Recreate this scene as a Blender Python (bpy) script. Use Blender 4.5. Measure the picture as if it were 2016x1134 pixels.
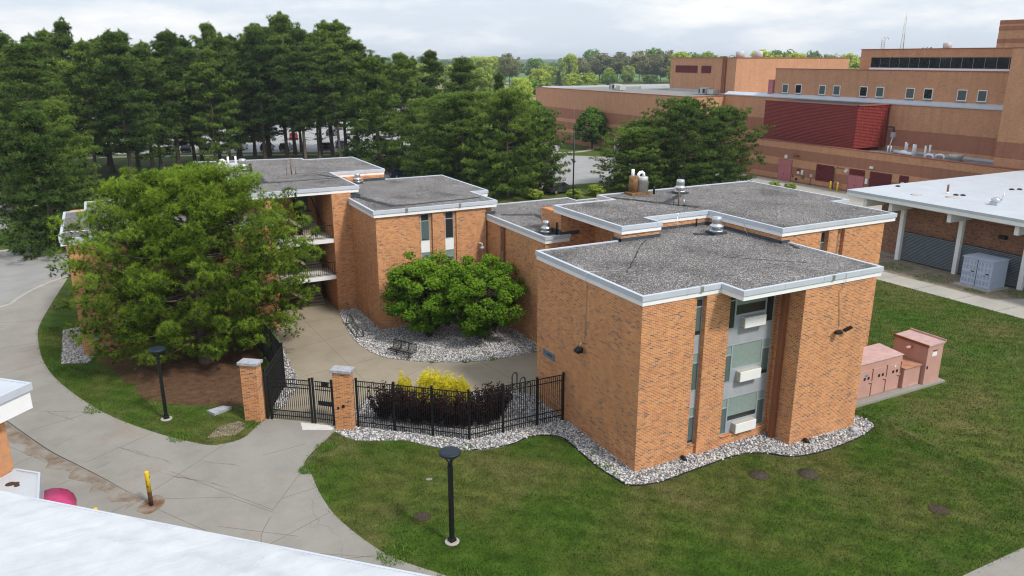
import bpy, math, random
import numpy as np
from mathutils import Vector
R = math.radians
for o in list(bpy.data.objects): bpy.data.objects.remove(o)
SC = bpy.context.scene
COL = SC.collection
# ---------------------------------------------------------------- camera
cam = bpy.data.cameras.new('camera'); cam.sensor_width = 36; cam.lens = 1521.0/2016*36
cam.clip_start = 0.3; cam.clip_end = 20000
co = bpy.data.objects.new('camera', cam); COL.objects.link(co)
co.location = (-18.845, -24.352, 17.51); co.rotation_euler = (math.pi/2-0.2888, 0, -0.4825)
SC.camera = co
# ---------------------------------------------------------------- sky and sun (thin high haze, soft sun from the front right)
SUN_EL, SUN_AZ = R(50), R(160)          # azimuth from +Y towards +X
W = bpy.data.worlds.new('World'); SC.world = W; W.use_nodes = True
n, l = W.node_tree.nodes, W.node_tree.links; n.clear()
out = n.new('ShaderNodeOutputWorld'); bg = n.new('ShaderNodeBackground'); l.new(bg.outputs[0], out.inputs[0])
bg.inputs[1].default_value = 0.10
sky = n.new('ShaderNodeTexSky'); sky.sky_type = 'NISHITA'; sky.sun_disc = False
sky.sun_elevation = SUN_EL; sky.sun_rotation = SUN_AZ; sky.air_density = 1.2; sky.dust_density = 2.0
tc = n.new('ShaderNodeTexCoord'); mp = n.new('ShaderNodeMapping'); l.new(tc.outputs['Generated'], mp.inputs[0])
mp.inputs['Scale'].default_value = (2.2, 2.2, 9.0)
nz = n.new('ShaderNodeTexNoise'); nz.inputs['Scale'].default_value = 2.2; nz.inputs['Detail'].default_value = 7; nz.inputs['Roughness'].default_value = .55
l.new(mp.outputs[0], nz.inputs['Vector'])
cr = n.new('ShaderNodeValToRGB'); cr.color_ramp.elements[0].position = .35; cr.color_ramp.elements[0].color = (.82, .82, .82, 1)
cr.color_ramp.elements[1].position = .72; cr.color_ramp.elements[1].color = (.97, .97, .97, 1)
l.new(nz.outputs[0], cr.inputs[0])
cr2 = n.new('ShaderNodeValToRGB'); cr2.color_ramp.elements[0].position = .47; cr2.color_ramp.elements[0].color = (5.95, 6.65, 7.6, 1)
cr2.color_ramp.elements[1].position = .64; cr2.color_ramp.elements[1].color = (8.0, 8.1, 8.2, 1)
l.new(nz.outputs[0], cr2.inputs[0])
mx = n.new('ShaderNodeMix'); mx.data_type = 'RGBA'; l.new(cr.outputs[0], mx.inputs[0]); l.new(sky.outputs[0], mx.inputs[6]); l.new(cr2.outputs[0], mx.inputs[7])
l.new(mx.outputs[2], bg.inputs[0])
sun = bpy.data.lights.new('sun', 'SUN'); sun.energy = 2.3; sun.angle = R(8); sun.color = (1, .95, .87)
so = bpy.data.objects.new('sun', sun); COL.objects.link(so)
sd = Vector((math.sin(SUN_AZ)*math.cos(SUN_EL), math.cos(SUN_AZ)*math.cos(SUN_EL), math.sin(SUN_EL)))
so.rotation_euler = sd.to_track_quat('Z', 'Y').to_euler(); so.location = (0, -40, 60)
vs = SC.view_settings; vs.view_transform = 'Standard'; vs.look = 'None'; vs.exposure = 0.40; vs.gamma = 1; vs.use_curve_mapping = False
SC.cycles.max_bounces = 6; SC.cycles.diffuse_bounces = 3; SC.cycles.transparent_max_bounces = 8; SC.cycles.volume_bounces = 0
SC.cycles.use_denoising = True; SC.cycles.denoiser = 'OPENIMAGEDENOISE'; SC.cycles.denoising_input_passes = 'RGB_ALBEDO_NORMAL'; SC.cycles.denoising_prefilter = 'ACCURATE'; SC.cycles.filter_width = 1.15

# ---------------------------------------------------------------- helpers
def tag(o, label=None, cat=None, group=None, kind=None):
    if label: o['label'] = label
    if cat: o['category'] = cat
    if group: o['group'] = group
    if kind: o['kind'] = kind
    return o
def thing(name, label, cat, loc=(0, 0, 0), rz=0, group=None):
    o = bpy.data.objects.new(name, None); COL.objects.link(o); o.empty_display_size = .2
    o.location = loc; o.rotation_euler = (0, 0, rz)
    return tag(o, label, cat, group)
def link(name, me, parent=None, m=None):
    o = bpy.data.objects.new(name, me); COL.objects.link(o)
    if parent is not None: o.parent = parent
    if m is not None and not me.materials:
        for q in (m if isinstance(m, (list, tuple)) else [m]): me.materials.append(q)
    return o
class MB:
    def __init__(s): s.v = []; s.f = []; s.mi = []; s.sm = []
    def add(s, vs, fs, mi=0, smooth=False):
        b = len(s.v); s.v += [tuple(map(float, v)) for v in vs]
        for f in fs: s.f.append(tuple(b+i for i in f)); s.mi.append(mi); s.sm.append(smooth)
        return s
    def box(s, x0, x1, y0, y1, z0, z1, mi=0):
        return s.add([(x0,y0,z0),(x1,y0,z0),(x1,y1,z0),(x0,y1,z0),(x0,y0,z1),(x1,y0,z1),(x1,y1,z1),(x0,y1,z1)],
                     [(0,3,2,1),(4,5,6,7),(0,1,5,4),(1,2,6,5),(2,3,7,6),(3,0,4,7)], mi)
    def prism(s, poly, z0, z1, mi=0, mtop=None):
        n = len(poly); a = sum(poly[i][0]*poly[(i+1) % n][1]-poly[(i+1) % n][0]*poly[i][1] for i in range(n))
        if a < 0: poly = poly[::-1]
        s.add([(x, y, z0) for x, y in poly]+[(x, y, z1) for x, y in poly], [tuple(range(n-1, -1, -1))]+[(i, (i+1) % n, n+(i+1) % n, n+i) for i in range(n)], mi)
        b = len(s.v)-n; s.f.append(tuple(range(b, b+n))); s.mi.append(mi if mtop is None else mtop); s.sm.append(False)
        return s
    def ring(s, poly, o0, o1, z0, z1, mi=0):
        a = inset(poly, o0); b = inset(poly, o1); n = len(a)
        vs = [(x, y, z0) for x, y in a]+[(x, y, z1) for x, y in a]+[(x, y, z0) for x, y in b]+[(x, y, z1) for x, y in b]
        fs = []
        for i in range(n):
            j = (i+1) % n
            fs += [(i, j, n+j, n+i), (2*n+j, 2*n+i, 3*n+i, 3*n+j), (n+i, n+j, 3*n+j, 3*n+i), (j, i, 2*n+i, 2*n+j)]
        return s.add(vs, fs, mi)
    def tube(s, pts, rad, seg=8, mi=0, caps=True, smooth=True):
        pts = [Vector(p) for p in pts]; k = len(pts); rs = rad if isinstance(rad, (list, tuple)) else [rad]*k
        vs = []; up = None
        for i, p in enumerate(pts):
            d = (pts[min(i+1, k-1)]-pts[max(i-1, 0)]).normalized()
            if up is None: up = Vector((0, 0, 1)) if abs(d.z) < .9 else Vector((1, 0, 0))
            x = d.cross(up).normalized(); y = x.cross(d).normalized(); up = y
            for q in range(seg):
                t = 2*math.pi*q/seg; vs.append(p+(x*math.cos(t)+y*math.sin(t))*rs[i])
        fs = [(i*seg+q, i*seg+(q+1) % seg, (i+1)*seg+(q+1) % seg, (i+1)*seg+q) for i in range(k-1) for q in range(seg)]
        s.add(vs, fs, mi, smooth)
        if caps:
            b = len(s.v)-k*seg
            for f in (tuple(b+q for q in range(seg-1, -1, -1)), tuple(b+(k-1)*seg+q for q in range(seg))): s.f.append(f); s.mi.append(mi); s.sm.append(False)
        return s
    def lathe(s, prof, c=(0, 0, 0), seg=20, mi=0, smooth=True):
        k = len(prof); vs = [(c[0]+r*math.cos(2*math.pi*q/seg), c[1]+r*math.sin(2*math.pi*q/seg), c[2]+z) for r, z in prof for q in range(seg)]
        s.add(vs, [(i*seg+q, i*seg+(q+1) % seg, (i+1)*seg+(q+1) % seg, (i+1)*seg+q) for i in range(k-1) for q in range(seg)], mi, smooth)
        b = len(s.v)-k*seg
        for f in (tuple(b+q for q in range(seg-1, -1, -1)), tuple(b+(k-1)*seg+q for q in range(seg))): s.f.append(f); s.mi.append(mi); s.sm.append(False)
        return s
    def obox(s, c, ux, hx, hy, z0, z1, mi=0):
        u = Vector((ux[0], ux[1])).normalized(); w = Vector((-u.y, u.x)); c = Vector(c[:2])
        return s.prism([tuple(c+u*a*hx+w*b*hy) for a, b in ((-1,-1),(1,-1),(1,1),(-1,1))], z0, z1, mi)
    def mesh(s, name):
        me = bpy.data.meshes.new(name); me.from_pydata(s.v, [], s.f)
        me.polygons.foreach_set('material_index', s.mi); me.polygons.foreach_set('use_smooth', s.sm); me.update(); return me
    def build(s, name, m, parent=None): return link(name, s.mesh(name), parent, m)
def inset(poly, d):
    n = len(poly); out = []
    a = sum(poly[i][0]*poly[(i+1) % n][1]-poly[(i+1) % n][0]*poly[i][1] for i in range(n)); sg = 1 if a > 0 else -1
    for i in range(n):
        p0, p1, p2 = Vector(poly[i-1]), Vector(poly[i]), Vector(poly[(i+1) % n])
        e1 = (p1-p0).normalized(); e2 = (p2-p1).normalized(); n1 = Vector((-e1.y, e1.x))*sg; n2 = Vector((-e2.y, e2.x))*sg
        b = n1+n2; b = b/max(.2, (1+n1.dot(n2))); q = p1+b*d; out.append((q.x, q.y))
    return out
def box(name, parent, m, *a): return MB().box(*a).build(name, m, parent)
def bevel(o, w=.01, seg=2):
    md = o.modifiers.new('bevel', 'BEVEL'); md.width = w; md.segments = seg; md.limit_method = 'ANGLE'; return o
def copy_tree(o, parent=None):
    c = o.copy(); COL.objects.link(c)
    if parent is not None: c.parent = parent
    for ch in o.children: copy_tree(ch, c)
    return c
def sheet(name, poly, z, m, kind='structure', parent=None, thick=.3):
    o = MB().prism(poly, z-thick, z).build(name, m, parent)
    if kind and parent is None: o['kind'] = kind
    return o
def inpoly(px, py, poly):
    r = np.zeros(len(px), bool); n = len(poly)
    for i in range(n):
        x0, y0 = poly[i]; x1, y1 = poly[(i+1) % n]
        if y0 == y1: continue
        r ^= ((y0 > py) != (y1 > py)) & (px < (x1-x0)*(py-y0)/(y1-y0)+x0)
    return r
def spline(pts, k=4):
    o = []; n = len(pts)
    for i in range(n-1):
        p0, p1, p2, p3 = [np.array(pts[max(0, min(n-1, i+j))], float) for j in (-1, 0, 1, 2)]
        for t in np.linspace(0, 1, k, endpoint=False):
            o.append(tuple(.5*((2*p1)+(-p0+p2)*t+(2*p0-5*p1+4*p2-p3)*t*t+(-p0+3*p1-3*p2+p3)*t**3)))
    o.append(tuple(pts[-1])); return [tuple(map(float, q)) for q in o]
def trimesh(name, V, F, m, parent=None, shade=None, smooth=False):
    me = bpy.data.meshes.new(name); V = np.asarray(V, np.float32); F = np.asarray(F, np.int32)
    me.vertices.add(len(V)); me.vertices.foreach_set('co', V.ravel())
    k = F.shape[1]; me.loops.add(F.size); me.loops.foreach_set('vertex_index', F.ravel())
    me.polygons.add(len(F)); me.polygons.foreach_set('loop_start', np.arange(0, F.size, k, dtype=np.int32)); me.polygons.foreach_set('loop_total', np.full(len(F), k, np.int32))
    if smooth: me.polygons.foreach_set('use_smooth', np.ones(len(F), bool))
    me.update(calc_edges=True)
    if shade is not None:
        at = me.attributes.new('shade', 'FLOAT', 'POINT'); at.data.foreach_set('value', np.asarray(shade, np.float32))
    if m is not None:
        for q in (m if isinstance(m, (list, tuple)) else [m]): me.materials.append(q)
    if parent is False: return me
    return link(name, me, parent)

# ---------------------------------------------------------------- materials
def srgb(*c): return tuple(((x/255)/12.92 if x/255 <= .04045 else ((x/255+.055)/1.055)**2.4) for x in c)
class NT:
    def __init__(s, name):
        s.m = bpy.data.materials.new(name); s.m.use_nodes = True; s.n = s.m.node_tree.nodes; s.l = s.m.node_tree.links
        s.b = s.n['Principled BSDF']; s.b.inputs['Specular IOR Level'].default_value = .3
    def node(s, t, **k):
        q = s.n.new(t)
        for a, v in k.items(): setattr(q, a, v)
        return q
    def pos(s): return s.node('ShaderNodeNewGeometry').outputs['Position']
    def math(s, op, a, b=None, c=None):
        q = s.node('ShaderNodeMath', operation=op)
        for i, x in enumerate((a, b, c)):
            if x is None: continue
            if hasattr(x, 'links'): s.l.new(x, q.inputs[i])
            else: q.inputs[i].default_value = x
        return q.outputs[0]
    def noise(s, scale, vec=None, detail=4, rough=.55):
        q = s.node('ShaderNodeTexNoise'); q.inputs['Scale'].default_value = scale; q.inputs['Detail'].default_value = detail; q.inputs['Roughness'].default_value = rough
        s.l.new(vec if vec is not None else s.pos(), q.inputs['Vector']); return q.outputs[0]
    def ramp(s, fac, stops, interp='LINEAR'):
        q = s.node('ShaderNodeValToRGB'); r = q.color_ramp; r.interpolation = interp
        while len(r.elements) < len(stops): r.elements.new(.5)
        for e, (p, c) in zip(r.elements, stops):
            e.position = p; e.color = (c[0], c[1], c[2], 1) if hasattr(c, '__len__') else (c, c, c, 1)
        s.l.new(fac, q.inputs[0]); return q.outputs[0]
    def mix(s, fac, a, b, mode='MIX'):
        q = s.node('ShaderNodeMix', data_type='RGBA', blend_type=mode)
        for i, x in ((0, fac), (6, a), (7, b)):
            if hasattr(x, 'links'): s.l.new(x, q.inputs[i])
            elif i == 0: q.inputs[0].default_value = x
            else: q.inputs[i].default_value = (x[0], x[1], x[2], 1)
        return q.outputs[2]
    def col(s, c):
        if hasattr(c, 'links'): s.l.new(c, s.b.inputs['Base Color'])
        else: s.b.inputs['Base Color'].default_value = (c[0], c[1], c[2], 1)
        return s
    def set(s, rough=.7, metal=0, spec=None):
        s.b.inputs['Roughness'].default_value = rough; s.b.inputs['Metallic'].default_value = metal
        if spec is not None: s.b.inputs['Specular IOR Level'].default_value = spec
        return s
    def bump(s, h, strength=.4, dist=.02):
        q = s.node('ShaderNodeBump'); q.inputs['Strength'].default_value = strength; q.inputs['Distance'].default_value = dist
        s.l.new(h, q.inputs['Height']); s.l.new(q.outputs[0], s.b.inputs['Normal']); return s
def plain(name, c, rough=.6, metal=0, var=.12, scale=3, spec=None):
    t = NT(name); c = np.array(c)
    f = t.noise(scale, detail=6, rough=.65)
    t.col(t.ramp(f, [(.3, tuple(c*(1-var))), (.7, tuple(np.minimum(c*(1+var), .95)))])).set(rough, metal, spec); return t.m
def brick_mat(name, stops, mortar, w=.22, h=.0733, far=False, tint=None):
    t = NT(name); g = t.node('ShaderNodeNewGeometry'); sp = t.node('ShaderNodeSeparateXYZ'); t.l.new(g.outputs['Position'], sp.inputs[0])
    sn = t.node('ShaderNodeSeparateXYZ'); t.l.new(g.outputs['True Normal'], sn.inputs[0])
    ax = t.math('ABSOLUTE', sn.outputs[0]); ay = t.math('ABSOLUTE', sn.outputs[1])
    isx = t.math('GREATER_THAN', ax, ay)
    u = t.math('ADD', t.math('MULTIPLY', sp.outputs[1], isx), t.math('MULTIPLY', sp.outputs[0], t.math('SUBTRACT', 1.0, isx)))
    zz = t.math('DIVIDE', sp.outputs[2], h); row = t.math('FLOOR', zz)
    uu = t.math('ADD', t.math('DIVIDE', u, w), t.math('MULTIPLY', t.math('FLOORED_MODULO', row, 2.0), .5)); cid = t.math('FLOOR', uu)
    cb = t.node('ShaderNodeCombineXYZ'); t.l.new(cid, cb.inputs[0]); t.l.new(row, cb.inputs[1]); t.l.new(t.math('MULTIPLY', isx, 37.0), cb.inputs[2])
    wn = t.node('ShaderNodeTexWhiteNoise', noise_dimensions='3D'); t.l.new(cb.outputs[0], wn.inputs['Vector'])
    bc = t.ramp(wn.outputs['Value'], stops, 'CONSTANT')
    big = t.noise(.9, detail=5, rough=.7); bc = t.mix(.85, bc, t.ramp(big, [(.3, .86), (.7, 1.08)]), 'MULTIPLY')
    mpz = t.node('ShaderNodeMapping'); mpz.inputs['Scale'].default_value = (1.6, 1.6, .12); t.l.new(g.outputs['Position'], mpz.inputs[0]); st = t.noise(1.0, mpz.outputs[0], 6, .7); bc = t.mix(.8, bc, t.ramp(st, [(.28, .74), (.5, 1.0), (.75, 1.08)]), 'MULTIPLY')
    fine = t.noise(60, detail=2); bc = t.mix(.5, bc, t.ramp(fine, [(.3, .8), (.7, 1.15)]), 'MULTIPLY')
    fz = t.math('FRACT', zz); fu = t.math('FRACT', uu)
    mm = t.math('MAXIMUM', t.math('LESS_THAN', fz, .19), t.math('LESS_THAN', fu, .06))
    c = t.mix(mm, bc, mortar)
    # damp, soiled foot of the wall
    if not far:
        ft = t.math('MULTIPLY', t.math('LESS_THAN', sp.outputs[2], .5), t.math('GREATER_THAN', t.noise(.7, detail=6), .52))
        c = t.mix(t.math('MULTIPLY', ft, .25), c, (.16, .09, .05))
    t.col(c).set(.85, 0, .15)
    t.bump(t.math('SUBTRACT', 1.0, mm), .5, .006); return t.m
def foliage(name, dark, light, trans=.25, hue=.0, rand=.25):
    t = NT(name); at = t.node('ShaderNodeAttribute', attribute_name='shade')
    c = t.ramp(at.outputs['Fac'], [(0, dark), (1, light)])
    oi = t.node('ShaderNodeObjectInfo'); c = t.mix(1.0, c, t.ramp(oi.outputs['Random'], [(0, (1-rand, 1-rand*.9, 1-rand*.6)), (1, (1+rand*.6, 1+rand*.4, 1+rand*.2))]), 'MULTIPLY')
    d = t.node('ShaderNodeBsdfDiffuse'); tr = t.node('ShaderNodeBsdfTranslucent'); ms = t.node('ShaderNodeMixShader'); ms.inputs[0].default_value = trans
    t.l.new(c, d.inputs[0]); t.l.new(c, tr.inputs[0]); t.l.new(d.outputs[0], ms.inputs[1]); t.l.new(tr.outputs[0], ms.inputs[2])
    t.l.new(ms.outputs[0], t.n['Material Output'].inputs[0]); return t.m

M = {}
M['brick'] = brick_mat('brick_orange', [(0, (.59, .230, .064)), (.18, (.63, .265, .083)), (.36, (.54, .193, .052)), (.50, (.65, .287, .098)), (.66, (.51, .198, .064)), (.80, (.46, .155, .055)), (.86, (.38, .17, .07)), (.93, (.27, .14, .066)), (.975, (.19, .11, .065))], (.65, .50, .385))
M['brick_far'] = brick_mat('brick_rose', [(0, (.58, .285, .158)), (.3, (.61, .305, .172)), (.6, (.54, .265, .146)), (.94, (.45, .22, .122))], (.60, .36, .235), far=True)
M['brick_band'] = brick_mat('brick_dark_rose', [(0, (.37, .155, .098)), (.4, (.395, .17, .108)), (.8, (.34, .145, .09))], (.42, .22, .155), far=True)
M['brick_brown'] = brick_mat('brick_brown', [(0, (.32, .14, .075)), (.3, (.38, .17, .09)), (.6, (.26, .10, .05)), (.85, (.16, .09, .07)), (.95, (.10, .07, .06))], (.42, .30, .24))
def gravel_mat():
    t = NT('roof_gravel'); p = t.pos()
    v = t.node('ShaderNodeTexVoronoi'); v.inputs['Scale'].default_value = 25; t.l.new(p, v.inputs['Vector'])
    sp = t.node('ShaderNodeSeparateColor'); t.l.new(v.outputs['Color'], sp.inputs[0])
    c = t.ramp(sp.outputs[0], [(0, (.018, .019, .022)), (.25, (.048, .048, .05)), (.5, (.11, .106, .104)), (.70, (.20, .186, .174)), (.86, (.35, .322, .295)), (.96, (.58, .54, .49))])
    c = t.mix(.22, c, t.ramp(sp.outputs[1], [(0, (.35, .25, .2)), (.5, (.22, .22, .24)), (1, (.2, .25, .3))]))
    b = t.ramp(t.noise(.35, detail=6, rough=.6), [(.3, .5), (.48, .92), (.62, 1.08), (.75, 1.25)]); c = t.mix(1.0, c, b, 'MULTIPLY')
    t.col(c).set(.9, 0, .2).bump(v.outputs['Distance'], .6, .03); return t.m
M['gravel'] = gravel_mat(); M['roofgrey'] = plain('grey_roof_felt', (.25, .25, .245), 1.0, 0, .2, 1.5, spec=0)
M['coping'] = plain('coping_metal', (.54, .585, .65), .45, .1, .06, 1.5)
M['white'] = plain('white_paint', (.86, .87, .88), .5, 0, .04, 2)
M['soffit'] = plain('soffit_paint', (.6, .59, .56), .8, 0, .05)
M['tar'] = plain('tar', (.012, .013, .016), .55, 0, .4, 8)
M['lead'] = plain('flashing', (.06, .075, .09), .5, .1, .25, 5)
def concrete(name, c, stain=(.26, .18, .11), amt=.5):
    t = NT(name); c = np.array(c)
    a = t.ramp(t.noise(.45, detail=8, rough=.65), [(.25, tuple(c*.80)), (.55, tuple(c)), (.8, tuple(c*1.10))])
    f = t.math('MULTIPLY', t.math('SMOOTH_MIN', t.math('MAXIMUM', t.math('MULTIPLY', t.math('SUBTRACT', t.noise(.22, detail=7, rough=.7), .56), 6.0), 0.0), 1.0, .1), amt)
    a = t.mix(f, a, stain); g = t.ramp(t.noise(45, detail=3, rough=.7), [(.3, .86), (.7, 1.08)]); a = t.mix(1.0, a, g, 'MULTIPLY')
    cr = t.node('ShaderNodeTexVoronoi', feature='DISTANCE_TO_EDGE'); cr.inputs['Scale'].default_value = .11
    wv = t.node('ShaderNodeVectorMath', operation='ADD'); nzv = t.node('ShaderNodeTexNoise'); nzv.inputs['Scale'].default_value = .5; nzv.inputs['Detail'].default_value = 5
    t.l.new(t.pos(), nzv.inputs['Vector']); t.l.new(t.pos(), wv.inputs[0]); t.l.new(nzv.outputs['Color'], wv.inputs[1]); t.l.new(wv.outputs[0], cr.inputs['Vector'])
    a = t.mix(t.math('MULTIPLY', t.math('LESS_THAN', cr.outputs['Distance'], .0010), .2), a, (.10, .09, .08))
    t.col(a).set(.9, 0, .2).bump(t.noise(30, detail=5), .15, .01); return t.m
M['conc'] = concrete('concrete_drive', (.30, .283, .258))
M['conc_lt'] = concrete('concrete_walk', (.42, .40, .355), amt=.2)
M['conc_court'] = concrete('concrete_court', (.33, .285, .215), amt=.25)
M['asphalt'] = concrete('old_asphalt', (.31, .305, .295), (.15, .14, .13), .3)
M['lot'] = concrete('parking_surface', (.36, .36, .36), (.25, .23, .2), .3)
M['joint'] = plain('joint_dirt', (.14, .122, .10), .95)
M['stone_cap'] = plain('cap_stone', (.36, .37, .40), .85, 0, .28, 4)
def grass_mat(name, blades=False):
    t = NT(name); p = t.pos()
    a = t.ramp(t.noise(.16, detail=6, rough=.65), [(.3, (.050, .118, .011)), (.45, (.070, .124, .017)), (.58, (.112, .132, .032)), (.72, (.175, .155, .058))])
    b = t.ramp(t.noise(1.3, detail=5, rough=.7), [(.3, .62), (.5, .95), (.75, 1.35)]); a = t.mix(1.0, a, b, 'MULTIPLY')
    wv = t.node('ShaderNodeTexWave', bands_direction='DIAGONAL'); wv.inputs['Scale'].default_value = .42; wv.inputs['Distortion'].default_value = 2.5; wv.inputs['Detail'].default_value = 3; t.l.new(p, wv.inputs['Vector']); a = t.mix(.6, a, t.ramp(wv.outputs['Fac'], [(0, .86), (1, 1.12)]), 'MULTIPLY')
    worn = t.ramp(t.noise(.2, detail=9, rough=.74), [(.53, 0), (.68, 1)]); a = t.mix(t.math('MULTIPLY', worn, .6), a, (.21, .175, .085))
    if blades:
        at = t.node('ShaderNodeAttribute', attribute_name='shade'); a = t.mix(1.0, a, t.ramp(at.outputs['Fac'], [(0, (.5, .55, .45)), (.7, (1.0, 1.08, .8)), (1, (1.6, 1.4, 1.0))]), 'MULTIPLY')
    else:
        a = t.mix(.7, a, t.ramp(t.noise(16, detail=3, rough=.8), [(.25, .45), (.75, 1.3)]), 'MULTIPLY')
    t.col(a).set(.9, 0, .1)
    if not blades: t.bump(t.noise(22, detail=4, rough=.8), .8, .05)
    return t.m
M['grass'] = grass_mat('grass_ground'); M['blades'] = grass_mat('grass_blades', True)
M['soil'] = plain('needle_mulch', (.105, .055, .03), .95, 0, .45, 2.5)
M['dirt'] = plain('bare_dirt', (.25, .20, .15), .95, 0, .35, 2)
def stones_mat():
    t = NT('river_stones'); at = t.node('ShaderNodeAttribute', attribute_name='shade')
    c = t.ramp(at.outputs['Fac'], [(0, (.16, .16, .18)), (.18, (.33, .33, .35)), (.36, (.55, .54, .52)), (.55, (.70, .66, .60)), (.7, (.42, .36, .30)), (.8, (.62, .62, .64)), (.92, (.36, .40, .46)), (1, (.80, .78, .74))], 'CONSTANT')
    t.col(c).set(.7, 0, .3); return t.m
M['stones'] = stones_mat(); M['stonebed'] = plain('stone_bed', (.22, .20, .18), .95, 0, .5, 9)
M['black'] = plain('black_powder_coat', (.009, .0105, .012), .45, 0, .1)
M['darkblue'] = plain('lamp_dark', (.014, .024, .036), .5, 0, .15)
def glass_mat(name, tint=(.88, .93, .92)):
    t = NT(name); tr = t.node('ShaderNodeBsdfTransparent'); tr.inputs[0].default_value = (*tint, 1); gl = t.node('ShaderNodeBsdfGlossy'); gl.inputs['Roughness'].default_value = .02
    fr = t.node('ShaderNodeLayerWeight'); ms = t.node('ShaderNodeMixShader'); fac = t.math('MULTIPLY_ADD', t.math('POWER', fr.outputs['Facing'], 4.0), .6, .05)
    t.l.new(fac, ms.inputs[0]); t.l.new(tr.outputs[0], ms.inputs[1]); t.l.new(gl.outputs[0], ms.inputs[2]); t.l.new(ms.outputs[0], t.n['Material Output'].inputs[0]); return t.m
M['glass'] = glass_mat('window_glass'); M['glass_car'] = plain('car_glass', (.012, .015, .02), .06, 0, .1, spec=.6)
M['blind'] = plain('blind', (.44, .485, .465), .8, 0, .08, 6); M['dark'] = plain('dark_room', (.012, .014, .014), .9)
def coated(name, c):
    t = NT(name); t.col(t.ramp(t.noise(5, detail=3), [(.3, tuple(np.array(c)*.92)), (.7, tuple(np.array(c)*1.06))])).set(.5); t.b.inputs['Coat Weight'].default_value = 1.0; t.b.inputs['Coat Roughness'].default_value = .03; return t.m
M['blind'] = coated('blind_behind_glass', (.245, .32, .30)); M['blind_side'] = coated('dim_blind_behind_glass', (.095, .14, .135)); M['glass'] = coated('clear_dark_glass', (.016, .022, .024))
M['blind_dk'] = plain('blind_shade', (.09, .12, .115), .8, 0, .15, 6)
M['alum'] = plain('window_aluminium', (.42, .47, .52), .4, .3, .06); M['spandrel'] = plain('spandrel_panel', (.36, .38, .41), .55, 0, .12, 1.2)
M['acwhite'] = plain('ac_cover', (.80, .81, .80), .5, 0, .04); M['acside'] = plain('ac_side', (.46, .44, .38), .6)
M['brown'] = plain('brown_metal', (.24, .085, .04), .55, 0, .1, 1.5)
M['galv'] = plain('spun_aluminium', (.62, .64, .66), .28, .85, .15, 4); M['rust'] = plain('rusty_duct', (.23, .13, .06), .8, .1, .5, 5)
M['pvc'] = plain('white_pipe', (.85, .86, .87), .4, 0, .03); M['dull'] = plain('dull_duct', (.52, .53, .51), .6, .2, .25, 4)
M['pink'] = plain('pink_cabinet_paint', (.52, .30, .25), .55, 0, .09, 1.3); M['pinktop'] = plain('pink_cabinet_top', (.50, .33, .31), .6, 0, .15, 2.5)
M['bluegrey'] = plain('pale_blue_cabinet', (.45, .52, .66), .5, 0, .04); M['bluegrey2'] = plain('pale_blue_vent', (.32, .38, .49), .6)
M['membrane'] = plain('white_membrane', (.50, .535, .585), .5, 0, .07, .6)
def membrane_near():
    t = NT('white_membrane_crease_shade'); mp_ = t.node('ShaderNodeMapping'); t.l.new(t.pos(), mp_.inputs[0]); mp_.inputs['Rotation'].default_value = (0, 0, R(44.2)); mp_.inputs['Scale'].default_value = (.16, 1.7, 1)
    a = t.ramp(t.noise(1.3, mp_.outputs[0], 9, .68), [(.26, (.36, .375, .40)), (.36, (.51, .53, .56)), (.55, (.555, .575, .605)), (.75, (.59, .605, .63))])  # grey streaks stand for shading of the membrane's creases, painted into the colour
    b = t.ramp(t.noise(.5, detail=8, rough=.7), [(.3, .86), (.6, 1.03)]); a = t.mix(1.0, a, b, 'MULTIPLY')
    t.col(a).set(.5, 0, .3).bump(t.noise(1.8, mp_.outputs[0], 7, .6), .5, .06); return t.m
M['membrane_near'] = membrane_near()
M['grime'] = plain('roof_grime', (.50, .52, .55), .8, 0, .3, 4)
M['slat'] = plain('louvre_grey', (.20, .24, .28), .5, .2, .12, 3); M['slatback'] = plain('louvre_back', (.035, .045, .055), .8)
M['redbox'] = plain('maroon_cladding', (.21, .022, .018), .5, 0, .12, 1.2); M['redlite'] = plain('worn_primer', (.34, .085, .065), .7, 0, .4, 3)
M['louvre_red'] = plain('maroon_louvre', (.20, .016, .02), .5, 0, .1); M['doorpink'] = plain('pink_door', (.48, .17, .19), .55, 0, .06, 1)
M['redcope'] = plain('red_coping', (.36, .11, .075), .6); M['yellow'] = plain('yellow_paint', (.72, .50, .02), .6, 0, .12, 8)
M['rustbase'] = plain('rust', (.07, .038, .024), .9, 0, .4, 12); M['magenta'] = plain('magenta_awning', (.45, .045, .14), .45, 0, .12, 2)
M['signblue'] = plain('sign_plate', (.13, .18, .25), .5, 0, .05); M['ink'] = plain('dark_lettering', (.02, .035, .05), .7)
M['darkglass'] = plain('dark_ribbon_glass', (.02, .022, .026), .05, 0, .2, spec=.7)
M['bark'] = plain('pine_bark', (.135, .10, .082), .95, 0, .35, 6); M['bark_dk'] = plain('bark_dark', (.06, .048, .04), .95, 0, .35, 6)
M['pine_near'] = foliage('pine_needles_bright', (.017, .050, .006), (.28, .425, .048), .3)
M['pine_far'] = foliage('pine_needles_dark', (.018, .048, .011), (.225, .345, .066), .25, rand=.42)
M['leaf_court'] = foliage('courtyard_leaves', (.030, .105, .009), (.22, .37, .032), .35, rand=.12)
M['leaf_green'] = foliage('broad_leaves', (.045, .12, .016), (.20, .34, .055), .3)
M['leaf_lime'] = foliage('lime_leaves', (.17, .26, .025), (.52, .62, .10), .3)
M['leaf_olive'] = foliage('olive_needles', (.11, .125, .05), (.32, .32, .14), .2)
M['leaf_blue'] = foliage('spruce_needles', (.018, .042, .030), (.065, .11, .085), .2)
M['leaf_purple'] = foliage('purple_leaves', (.011, .006, .007), (.085, .034, .036), .15, rand=.1)
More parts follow.
